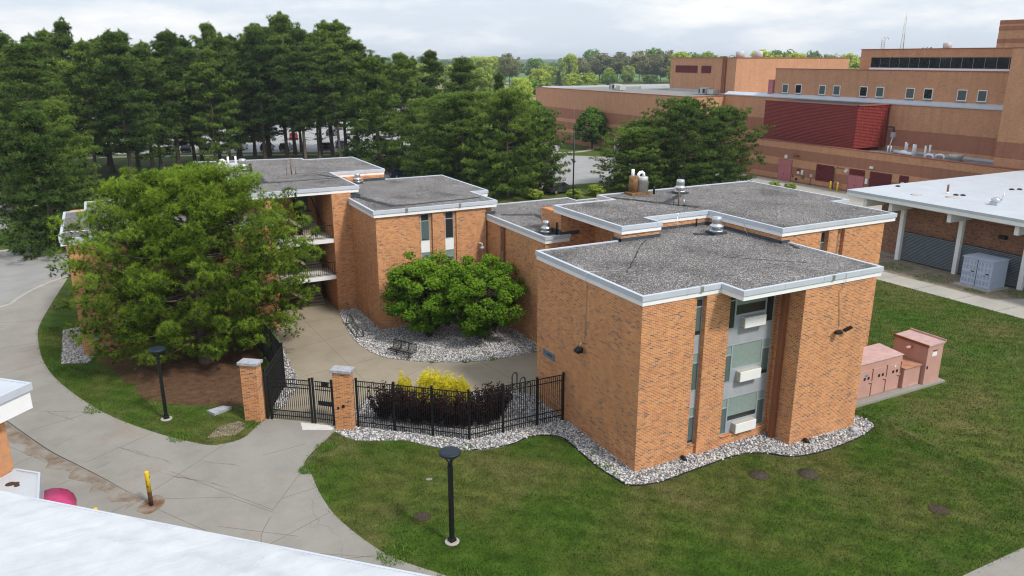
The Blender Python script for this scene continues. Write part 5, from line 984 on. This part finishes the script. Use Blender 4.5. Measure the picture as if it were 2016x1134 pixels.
# ================================================================ TREES
def unit(v): return v/np.maximum(np.linalg.norm(v, axis=-1, keepdims=True), 1e-6)
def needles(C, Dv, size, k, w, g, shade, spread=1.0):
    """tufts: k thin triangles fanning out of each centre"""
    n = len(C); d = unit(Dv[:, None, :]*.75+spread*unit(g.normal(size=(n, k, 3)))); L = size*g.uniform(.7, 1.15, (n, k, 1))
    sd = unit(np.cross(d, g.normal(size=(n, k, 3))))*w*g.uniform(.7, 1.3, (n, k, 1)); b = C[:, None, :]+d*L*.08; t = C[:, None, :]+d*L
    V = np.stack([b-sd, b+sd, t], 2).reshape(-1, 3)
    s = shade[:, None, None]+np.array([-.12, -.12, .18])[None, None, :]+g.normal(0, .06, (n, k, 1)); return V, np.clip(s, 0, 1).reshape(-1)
def limbs(segs, name, m, sides=5):
    b = MB()
    for pts, rad in segs: b.tube(pts, rad, sides, caps=False)
    me = b.mesh(name); me.materials.append(m); return me
def pine(seed, H, rad, base, whorls, nb, pads, tufts, size, k, w, m, prof, bark, ell=(1, 1), droop=.0, up=.35, trunk_r=None, padr=.55, shade_top=.35, gaps=.12, zf=.34):
    g = np.random.default_rng(seed); tr = trunk_r or H*.014+.05
    bend = g.normal(0, .012*H, (5, 2)); bend[0] = 0
    def tp(z): q = z/H*4; i = int(min(3, q)); f = q-i; e = bend[i]*(1-f)+bend[i+1]*f; return np.array([e[0], e[1], z])
    segs = [([tp(H*q/10) for q in range(11)], [tr*(1-.93*(q/10)**1.1)*(1.35 if q == 0 else 1) for q in range(11)])]
    C = []; Dv = []; Sh = []
    for i in range(whorls):
        t = (i+g.uniform(-.2, .2))/(whorls-1) if whorls > 1 else 0; t = min(max(t, 0), 1); z = base*H+(H*.985-base*H)*t; r = rad*prof(t)
        for j in range(nb):
            if g.uniform() < gaps: continue
            a = 2*math.pi*(j+g.uniform(-.35, .35))/nb+i*1.9; zj = z+g.uniform(-.55, .55)*(H*(1-base)/whorls)*(1.0 if pads < 7 else .5); L = r*(g.uniform(.80, 1.0) if pads > 6 else g.uniform(.5, 1.18)); d = np.array([math.cos(a)*ell[0], math.sin(a)*ell[1], 0])
            o = tp(min(max(zj, .3), H*.97)); lift = up*(t-.35)*1.2-droop*(1-t); pts = []
            for s in np.linspace(0, 1, 5): p = o+d*L*s; p[2] += L*(lift*s+.22*s*s-.05*s); pts.append(p)
            segs.append((pts, [max(.010, tr*.2*(1-t*.5)*(1-.88*s)) for s in np.linspace(0, 1, 5)]))
            for s in np.linspace((.38 if pads < 8 else .26) if L > 1.2 else .2, 1.02, pads):
                p = o+d*L*s; p[2] += L*(lift*s+.22*s*s-.05*s); side = np.array([-d[1], d[0], 0]); sw = L*.30*(1.15-s)+.12
                pc = p+side*g.normal(0, 1)*sw; pc[2] += g.normal(0, .12)*padr
                n = max(3, int(tufts*g.uniform(.7, 1.3))); q = unit(g.normal(size=(n, 3)))*(g.uniform(.25, 1, (n, 1))**.6)*padr*np.array([1, 1, zf])*(.75+.4*g.uniform())
                C.append(pc+q); dd = unit(q/padr*.6+d*.35+np.array([0, 0, .55])) if zf < .6 else unit(q/padr*1.6+np.array([0, 0, .35])); Dv.append(dd); Sh.append(np.clip(shade_top+.34*q[:, 2]/(padr*zf)+.22*(s-.5)+.15*(t-.5)+g.normal(0, .15 if zf < .6 else .2)+g.normal(0, .13 if zf < .6 else .08, n), 0, 1))  # tuft tone lighter on top, darker beneath: shade painted into the colour by height
                if g.uniform() < .35: segs.append(([p, (p+pc)/2, pc], [.02, .015, .008]))
    for i in range(int(14*(base > .15))):
        z = H*g.uniform(.12, base+.15); a = g.uniform(0, 6.28); L = g.uniform(.6, 1.0)*rad*.5; d = np.array([math.cos(a), math.sin(a), g.uniform(-.25, .1)]); segs.append(([tp(z), tp(z)+d*L*.5, tp(z)+d*L+np.array([0, 0, -.1])], [.045, .03, .012]))
    n = 26; q = unit(g.normal(size=(n, 3)))*padr*.6; C.append(tp(H*.985)+q*np.array([.6, .6, 1.3])); Dv.append(unit(q+np.array([0, 0, 1.2]))); Sh.append(np.full(n, .6))
    V, S = needles(np.concatenate(C), np.concatenate(Dv), size, k, w, g, np.concatenate(Sh))
    return limbs(segs, 'trunk', bark), trimesh('crown', V, np.arange(len(V)).reshape(-1, 3), m, False, S)
def broadleaf(seed, H, rad, base, clumps, leaves, size, m, bark, clump_r=.7, stems=1, squash=1.0, shape=None, shade=.4):
    g = np.random.default_rng(seed); segs = []; zc = H*(base+(1-base)*.5); rz = H*(1-base)*.5
    tops = []
    for s in range(stems):
        a = 2*math.pi*s/max(1, stems)+g.uniform(0, 1); o = np.array([math.cos(a), math.sin(a), 0])*(.12 if stems > 1 else 0)
        t = o*(rad*1.5/.12*.25 if stems > 1 else 0)+np.array([0, 0, zc]); segs.append(([o, o*.6+t*.4+np.array([0, 0, -.0]), t, t+np.array([g.normal(0, .1), g.normal(0, .1), rz*.7])], [H*.017/math.sqrt(stems)+.03, H*.013/math.sqrt(stems)+.025, H*.008+.015, .01])); tops.append(t)
    C = []; Dv = []; Sh = []
    for i in range(clumps):
        d = unit(g.normal(size=3)); rr = g.uniform(.35, 1)**.5; z = d[2]; sh = shape(z) if shape else 1.0
        c = np.array([d[0]*rad*rr*sh, d[1]*rad*rr*sh*squash, zc+d[2]*rz*rr]); c *= 1+g.normal(0, .015)
        if i % 2 == 0: t = tops[i % len(tops)]; mid = (c+t)/2+np.array([0, 0, -.05*H]); segs.append(([np.array([t[0]*.8, t[1]*.8, max(base*H*.8, min(t[2], c[2]-.3*rad))]), mid, c], [H*.006+.01, H*.004+.006, .006]))
        n = int(leaves*g.uniform(.7, 1.3)); cr = clump_r*g.uniform(.7, 1.25); q = unit(g.normal(size=(n, 3)))*(g.uniform(.2, 1, (n, 1))**.5)*cr*np.array([1, 1, .7])
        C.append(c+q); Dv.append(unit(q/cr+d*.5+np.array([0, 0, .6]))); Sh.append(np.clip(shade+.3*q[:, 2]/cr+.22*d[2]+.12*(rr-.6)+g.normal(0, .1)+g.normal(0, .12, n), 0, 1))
    C = np.concatenate(C); Dv = np.concatenate(Dv); Sh = np.concatenate(Sh); n = len(C)
    nrm = unit(Dv+.8*unit(g.normal(size=(n, 3)))); ax = unit(np.cross(nrm, g.normal(size=(n, 3)))); ay = np.cross(nrm, ax); s = size*g.uniform(.6, 1.3, (n, 1))
    V = np.stack([C-ax*s, C-ay*s*.55, C+ax*s, C+ay*s*.55], 1).reshape(-1, 3); F = np.arange(4*n).reshape(-1, 4)
    return limbs(segs, 'trunk', bark), trimesh('crown', V, F, m, False, np.repeat(Sh, 4))
def plant(name, meshes, label, cat, loc, rz, sc, group=None):
    t = thing(name, label, cat, (loc[0], loc[1], 0), rz, group); t.scale = sc if hasattr(sc, '__len__') else (sc, sc, sc)
    link('trunk', meshes[0], t); link('crown', meshes[1], t); return t
round_prof = lambda t: (.55+.45*math.sin(min(1, t*1.5+.25)*math.pi*.62)) if t < .45 else max(.09, 1.0*math.cos((t-.42)/.6*math.pi*.5)**1.25)
near_prof = lambda t: (.80+.20*math.sin(t/.35*math.pi/2)) if t < .35 else max(.12, math.cos((t-.35)/.67*math.pi*.5)**.72)
# the big pine in front of the stair block
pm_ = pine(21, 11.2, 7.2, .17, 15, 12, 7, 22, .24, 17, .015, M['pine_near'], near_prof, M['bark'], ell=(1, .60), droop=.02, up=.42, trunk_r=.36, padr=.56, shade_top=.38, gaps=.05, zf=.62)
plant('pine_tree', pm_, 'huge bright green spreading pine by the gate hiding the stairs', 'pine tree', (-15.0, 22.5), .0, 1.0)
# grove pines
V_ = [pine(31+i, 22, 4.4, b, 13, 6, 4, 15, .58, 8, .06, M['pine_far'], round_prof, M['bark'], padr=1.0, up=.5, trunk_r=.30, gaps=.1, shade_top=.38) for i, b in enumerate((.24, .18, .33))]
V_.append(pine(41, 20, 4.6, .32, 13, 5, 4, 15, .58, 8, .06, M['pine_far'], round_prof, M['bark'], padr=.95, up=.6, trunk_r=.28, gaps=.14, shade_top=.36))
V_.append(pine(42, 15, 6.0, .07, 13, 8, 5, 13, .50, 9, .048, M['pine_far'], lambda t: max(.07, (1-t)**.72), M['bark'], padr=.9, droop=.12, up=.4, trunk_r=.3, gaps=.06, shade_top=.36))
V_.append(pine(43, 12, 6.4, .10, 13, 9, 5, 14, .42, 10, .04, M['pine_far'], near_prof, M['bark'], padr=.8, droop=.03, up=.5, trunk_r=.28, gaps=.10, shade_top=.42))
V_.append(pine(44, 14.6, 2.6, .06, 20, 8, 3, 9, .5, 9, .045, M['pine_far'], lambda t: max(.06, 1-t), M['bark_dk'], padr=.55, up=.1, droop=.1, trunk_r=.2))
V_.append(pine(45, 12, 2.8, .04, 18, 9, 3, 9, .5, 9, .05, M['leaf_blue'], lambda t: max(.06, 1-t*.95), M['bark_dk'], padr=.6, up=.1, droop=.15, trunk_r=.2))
VH = [(22, 4.4), (22, 4.4), (22, 4.4), (20, 4.6), (15, 6.0), (12, 6.4), (14.6, 2.6), (12, 2.8)]
F1 = [(-33.86, 128.49, 21.8, 3.6, 0), (-30.96, 124.91, 22.2, 4.2, 1), (-28.21, 132.82, 20.7, 4.2, 2), (-24.84, 134.17, 23.2, 4.8, 0), (-21.93, 123.64, 22.4, 4.0, 1), (-18.32, 125.38, 21.9, 4.7, 2), (-15.57, 103.32, 21.5, 4.6, 0), (-12.27, 110.53, 20.1, 4.3, 1), (-11.02, 112.46, 19.3, 3.9, 2), (-7.59, 123.56, 21.9, 4.5, 0), (-4.74, 123.65, 21.8, 4.2, 1), (-3.45, 124.57, 20.5, 4.0, 2), (-.21, 126.19, 23.9, 4.5, 3), (3.33, 127.78, 22.3, 4.6, 0), (6.3, 128.0, 22.5, 4.4, 1), (8.67, 126.76, 23.4, 4.7, 2), (11.64, 125.2, 24.4, 5.1, 0), (13.44, 126.07, 24.2, 4.7, 1), (14.6, 123.65, 23.1, 4.2, 2), (17.52, 123.02, 22.6, 4.4, 0), (19.35, 121.16, 22.4, 4.4, 1), (21.87, 120.75, 22.6, 4.4, 2), (23.74, 119.77, 20.6, 4.7, 0), (20.77, 97.82, 17.8, 6.4, 4), (27.71, 105.85, 19.0, 4.8, 3), (32.86, 114.99, 17.8, 3.5, 1), (37.65, 117.14, 18.6, 5.0, 3), (39.19, 107.25, 18.2, 4.9, 3), (43.34, 114.16, 15.2, 3.4, 2), (-24.15, 59.83, 13.0, 5.2, 4), (-29.05, 82.43, 11.1, 4.0, 4), (25.54, 84.64, 11.0, 6.5, 5), (25.23, 74.05, 12.6, 6.6, 5), (27.55, 65.37, 13.6, 6.2, 5), (32.97, 64.31+3, 11.2, 4.3, 5), (39.59, 91.42, 14.6, 2.1, 6), (39.0, 99.16, 12.1, 2.6, 7), (58.72, 59.55, 10.9, 6.6, 5), (52.0, 60.03, 11.6, 6.7, 5), (45.3, 61.59, 7.9, 5.0, 5),
      (-25.5, 112, 20.5, 4.6, 1), (-36, 112, 20.5, 4.6, 0), (-20.5, 108, 19.5, 4.4, 2), (-31, 104, 18, 4.4, 3), (-8, 117, 20.5, 4.4, 2), (0.5, 118, 20.5, 4.2, 1), (6.5, 119, 21, 4.4, 0), (-23, 74, 12.5, 4.6, 4), (29.5, 98, 13, 4.6, 4), (33, 103, 12, 4.2, 4), (-38, 100, 19, 4.8, 1), (-27, 97, 18.5, 4.8, 1), (-33, 117, 21.5, 4.8, 0), (-18, 116, 20.5, 4.6, 1), (-14, 121, 22, 4.6, 0), (-2.5, 113, 18.5, 4.4, 1), (10.5, 119.5, 21, 4.4, 2), (3, 123, 21.5, 4.2, 1), (16, 118, 20, 4.2, 2), (19, 115, 19.5, 4.2, 2), (12.5, 114, 19, 4.0, 2), (9.5, 130, 22, 4.4, 0), (15.5, 130, 22, 4.4, 1), (21, 128, 21, 4.4, 0), (25.5, 113, 18, 4.2, 2), (48.5, 63.5, 9.5, 5.2, 5), (55.5, 63, 9.8, 5.6, 5), (31, 72, 11.5, 5.2, 5), (35.5, 76, 11, 5.0, 5), (29, 80, 11, 5.5, 5), (34, 88, 11.5, 5.0, 5)]
F1.sort(key=lambda q: math.atan2(q[0]+18.8, q[1]+24.4))
DESC = {0: 'tall bare trunked grove pine', 1: 'tall slender grove pine', 2: 'tall grove pine with a high crown', 3: 'open crowned tall pine', 4: 'dense dark pine branched to the ground', 5: 'low broad spreading pine', 6: 'narrow dark spruce', 7: 'blue green spruce'}
cnt = {}; rr = random.Random(8)
for (x, y, h, r, kd) in F1:
    if kd in (0, 1) and 7 < x < 26 and y > 110: kd = 2
    elif kd == 2 and x < 2: kd = 0
    cnt[kd] = cnt.get(kd, 0)+1; h0, r0 = VH[kd]; sr = r/r0
    solo = kd in (6, 7)
    plant('spruce_tree' if solo else 'pine_tree', V_[kd], DESC[kd]+(' among the pines behind the gravel roofs' if solo else f' behind the roofs, {ORD(cnt[kd])} such from the left'), 'spruce tree' if solo else 'pine tree', (x, y), rr.uniform(0, 6.28), (sr*rr.uniform(.85, 1.2), sr*rr.uniform(.85, 1.2), h/h0*rr.uniform(.94, 1.05)), None if solo else 'pines behind the dormitory').rotation_euler[0] = rr.uniform(-.05, .05)
# courtyard trees
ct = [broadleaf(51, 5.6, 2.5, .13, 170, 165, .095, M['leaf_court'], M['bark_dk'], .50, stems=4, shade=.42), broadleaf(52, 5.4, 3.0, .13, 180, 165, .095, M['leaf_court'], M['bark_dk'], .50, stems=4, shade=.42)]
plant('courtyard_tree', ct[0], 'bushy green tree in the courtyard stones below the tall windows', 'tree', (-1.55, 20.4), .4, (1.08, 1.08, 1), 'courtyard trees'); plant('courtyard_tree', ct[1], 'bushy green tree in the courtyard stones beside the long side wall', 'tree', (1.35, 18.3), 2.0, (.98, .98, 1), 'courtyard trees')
# maples and the country trees
mp_ = broadleaf(61, 9, 3.9, .14, 150, 70, .22, M['leaf_green'], M['bark_dk'], .75, shape=lambda z: 1.05-.62*max(0, (z+.35)/1.35), shade=.34)
far0 = broadleaf(62, 16, 8.5, .05, 90, 46, .60, M['leaf_lime'], M['bark_dk'], 2.0, shade=.45); far1 = broadleaf(63, 18, 8.0, .28, 90, 46, .60, M['leaf_olive'], M['bark'], 2.0, shade=.4)
far2 = broadleaf(64, 11, 5.2, .03, 80, 46, .48, M['leaf_lime'], M['bark_dk'], 1.4, shade=.35); far3 = broadleaf(65, 16, 7.6, .06, 90, 46, .60, M['leaf_green'], M['bark_dk'], 1.9, shade=.45)
FK = [(far0, 16, 8.5, 'pale green'), (far1, 18, 8.0, 'brownish olive'), (far2, 11, 5.2, 'small lime green'), (far3, 16, 7.6, 'mid green'), (V_[6], 14.6, 2.6, 'narrow dark')]
plant('maple_tree', mp_, 'dark green maple on the grass before the rose brick wing', 'tree', (68.2, 107.2), .5, (.98, .98, .94)); plant('maple_tree', mp_, 'bright green maple behind the low pines near the rose brick wing', 'tree', (55.15, 107.97), 2.5, (1.05, 1.05, 1.12))
FAR = [(224.58, 497.98, 16.9, 9.1, 0), (216.76, 464.89, 16.6, 8.6, 0), (232.47, 480.96, 16.9, 8.9, 0), (231.44, 457.2, 18.2, 7.2, 1), (129.25, 286.89, 12.3, 6.6, 2), (131.39, 255.03, 9.2, 4.6, 0), (309.2, 560.65, 16.3, 7.6, 3), (301.33, 530.8, 12.5, 5.3, 0), (257.44, 443.58, 11.0, 4.8, 2), (278.56, 456.82, 18.6, 6.4, 0), (241.26, 408.57, 9.0, 2.9, 4), (299.1, 472.35, 15.8, 8.6, 1), (317.61, 476.63, 18.6, 9.5, 1), (329.43, 470.43, 19.4, 8.7, 1), (437.35, 668.36, 24.5, 9.4, 3), (309.22, 453.64, 9.9, 4.4, 2), (328.88, 456.75, 11.1, 4.8, 2), (343.96, 462.82, 20.1, 7.6, 1), (361.06, 468.43, 23.1, 8.9, 3), (358.15, 455.39, 20.1, 7.6, 1), (364.23, 452.21, 20.4, 5.7, 1), (348.01, 460.7, 18.6, 6.5, 1), (288.1, 451.82, 6.9, 7.2, 2), (258.19, 420.65, 7.1, 6.0, 2), (199.42, 359.6, 10.8, 5.6, 2), (336.46, 439.38, 6.0, 5.5, 3), (116.92, 226.18, 8.8, 3.6, 0), (166.94, 309.31, 7.1, 4.9, 3),
       (150, 420, 12, 7, 2), (120, 400, 13, 8, 0), (90, 420, 13, 8, 3), (180, 440, 12, 7, 2), (105, 340, 10, 6, 2), (75, 330, 11, 6, 0), (60, 360, 12, 7, 3), (140, 330, 9, 5.5, 3), (210, 330, 8, 5, 2), (225, 350, 9, 5, 3), (185, 300, 8, 4.5, 2), (200, 530, 14, 8, 0), (250, 545, 14, 8, 0), (245, 380, 8, 5, 2), (270, 395, 9, 5, 3), (20, 380, 12, 8, 3), (-20, 370, 13, 8, 2)]
rg = np.random.default_rng(77)
for i in range(46):      # hedgerow trees far out over the fields
    a = .02+.86*i/46+rg.uniform(-.02, .02); d = rg.uniform(800, 1500); FAR.append((-18.8+d*math.sin(a+.1), -24.4+d*math.cos(a+.1), rg.uniform(11, 19), rg.uniform(7, 12), 3))
for i in range(34):      # behind the long brick building
    a = .66+.36*i/34; d = rg.uniform(420, 640); FAR.append((-18.8+d*math.sin(a+.02), -24.4+d*math.cos(a+.02), rg.uniform(15, 21), rg.uniform(7, 10), (3, 0, 3)[i % 3]))
FAR.sort(key=lambda q: math.atan2(q[0]+18.8, q[1]+24.4)); cnt = {}
for (x, y, h, r, kd) in FAR:
    me, h0, r0, ds = FK[kd]; far_ = math.hypot(x, y) > 750; key = (kd, far_); cnt[key] = cnt.get(key, 0)+1
    h *= 1.12; r *= 1.08
    plant('country_tree', me, f"{ds} tree {'far off across the fields' if far_ else 'in the parkland beyond the pines'}, {ORD(cnt[key])} such from the left", 'tree', (x, y), rg.uniform(0, 6.28), (r/r0, r/r0, h/h0), 'hedgerow trees across the fields' if far_ else 'parkland trees beyond the lots')
# distant woods on the horizon: one mass
C = []; g = np.random.default_rng(9); n = 2600
a = g.uniform(-.45, 1.25, n); d = g.choice([1800, 2200, 2700, 3200], n)+g.normal(0, 60, n); dens = np.sin(a*13)+np.sin(a*29+1)+np.sin(a*61+d*.01); ok = dens > -.3; a, d, dens = a[ok], d[ok], dens[ok]; n = len(a)
hh = (7+4*np.clip(dens, 0, 3))*g.uniform(.6, 1.1, n); c = np.stack([-18.8+d*np.sin(a), -24.4+d*np.cos(a), hh*.5], 1)
k = 14; q = unit(g.normal(size=(n, k, 3))); P = c[:, None]+q*np.stack([g.uniform(8, 16, n), g.uniform(8, 16, n), hh*.5], 1)[:, None]; s = 3.2
nr = unit(q+.5*g.normal(size=(n, k, 3))); ax = unit(np.cross(nr, g.normal(size=(n, k, 3))))*s; ay = np.cross(nr, ax)
V = np.stack([P-ax, P-ay, P+ax, P+ay], 2).reshape(-1, 3); tag(trimesh('woods', V, np.arange(len(V)).reshape(-1, 4), M['leaf_green'], None, np.repeat(g.uniform(.1, .6, n*k), 4)), 'blue green woods along the far horizon', 'woods', kind='stuff')
# shrubs behind the fence
def purple(seed):
    g = np.random.default_rng(seed); segs = []; C = []; Dv = []; Sh = []
    for i in range(46):
        a = g.uniform(0, 6.28); r = .75*math.sqrt(g.uniform()); h = g.uniform(1.15, 2.0)*(1-.18*r); o = np.array([math.cos(a)*r*.35, math.sin(a)*r*.35, 0]); t = np.array([math.cos(a)*r*1.15, math.sin(a)*r*1.15, h]); mid = (o+t)/2+np.array([0, 0, .12]); segs.append(([o, mid, t], [.014, .01, .004]))
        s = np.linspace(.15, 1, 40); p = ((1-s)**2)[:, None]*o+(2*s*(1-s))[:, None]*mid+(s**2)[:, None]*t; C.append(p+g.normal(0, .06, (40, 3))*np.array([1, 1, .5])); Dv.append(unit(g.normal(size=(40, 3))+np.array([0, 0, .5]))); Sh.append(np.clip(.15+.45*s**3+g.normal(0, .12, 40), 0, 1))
    C = np.concatenate(C); Dv = np.concatenate(Dv); Sh = np.concatenate(Sh); n = len(C); ax = unit(np.cross(Dv, g.normal(size=(n, 3)))); ay = np.cross(Dv, ax); s = .062*g.uniform(.6, 1.25, (n, 1))
    V = np.stack([C-ax*s, C-ay*s*.7, C+ax*s, C+ay*s*.7], 1).reshape(-1, 3); return limbs(segs, 'stems', M['bark_dk'], 4), trimesh('foliage', V, np.arange(4*n).reshape(-1, 4), M['leaf_purple'], False, np.repeat(Sh, 4))
pu = [purple(71), purple(72)]
SH = [(-8.05, 10.2, 1.0), (-7.3, 9.5, 1.04), (-6.7, 8.9, .95), (-6.1, 8.35, .98), (-5.4, 7.8, .95), (-4.7, 7.4, .96), (-3.9, 7.3, 1.0), (-3.2, 7.55, 1.05), (-2.7, 8.0, .95)]
for i, (x, y, s_) in enumerate(SH):
    t = thing('purple_shrub', f'dark purple leaved shrub behind the picket fence, {ORD(i+1)} from the keypad pillar', 'shrub', (x, y, .02), i*1.3, 'purple shrubs along the fence'); t.scale = (s_, s_, s_); link('stems', pu[i % 2][0], t); link('foliage', pu[i % 2][1], t)
def gold(seed):
    g = np.random.default_rng(seed); n = 1500; d = unit(g.normal(size=(n, 3))); d[:, 2] = np.abs(d[:, 2]); lump = 1+.18*np.sin(d[:, 0]*7+seed)*np.cos(d[:, 1]*6)+g.normal(0, .05, n); C = d*np.array([.85, .85, 1.75])*(g.uniform(.55, 1, (n, 1))**.5)*lump[:, None]
    V, S = needles(C, unit(d*1.2+np.array([0, 0, .25])), .2, 7, .013, g, np.clip(.35+.4*(C[:, 2]/1.75)+g.normal(0, .15, n), 0, 1), .8)
    segs = [([(0, 0, 0), (g.normal(0, .15), g.normal(0, .15), .9), (g.normal(0, .3), g.normal(0, .3), 1.5)], [.03, .02, .008]) for _ in range(5)]
    return limbs(segs, 'stems', M['bark_dk'], 4), trimesh('foliage', V, np.arange(len(V)).reshape(-1, 3), M['leaf_gold'], False, S)
for i, (x, y, s_, h_, lb) in enumerate([(-5.5, 10.2, 1.15, 1.1, 'yellow feathery shrub, the tallest behind the purple shrubs'), (-4.7, 9.75, 1.05, 1.0, 'yellow feathery shrub beside the tallest one, nearer the brick wall'), (-6.75, 10.9, .6, 1.0, 'small yellow feathery shrub nearest the keypad pillar'), (-4.1, 9.35, .6, .95, 'small yellow feathery shrub nearest the bike loops')]):
    gm = gold(80+i); t = thing('golden_shrub', lb, 'shrub', (x, y, .02), i, 'golden shrubs'); t.scale = (s_, s_, h_); link('stems', gm[0], t); link('foliage', gm[1], t)
# young sapling and low shrubs near the far lot
for i, (x, y, r) in enumerate([(34.6, 60.2, 1.0), (38.5, 61.0, 1.2), (30, 62.5, 1.1), (65, 52.5, .8), (63.5, 54, .9)]):
    plant('low_shrub', far2, ['low green shrub behind the flat roof by the grey car', 'low green shrub on the grass strip left of the low pines', 'low green shrub under the spreading pine branches', 'little shrub by the service yard, nearer the doors', 'little shrub by the service yard, nearer the pines'][i], 'shrub', (x, y), i*1.1, (r/5.2, r/5.2, 1.2*r/11), 'low shrubs')
# ================================================================ HAZE
hz = bpy.data.materials.new('haze'); hz.use_nodes = True; n, l = hz.node_tree.nodes, hz.node_tree.links; n.clear(); ho = n.new('ShaderNodeOutputMaterial'); pv = n.new('ShaderNodeVolumePrincipled')
pv.inputs['Color'].default_value = (.80, .88, .98, 1); pv.inputs['Density'].default_value = .0002; pv.inputs['Anisotropy'].default_value = .2; l.new(pv.outputs[0], ho.inputs['Volume'])
tag(MB().box(-4300, 4300, -4300, 4300, -3, 34).build('haze', hz), 'thin pale summer haze over the whole view', 'haze', kind='stuff')
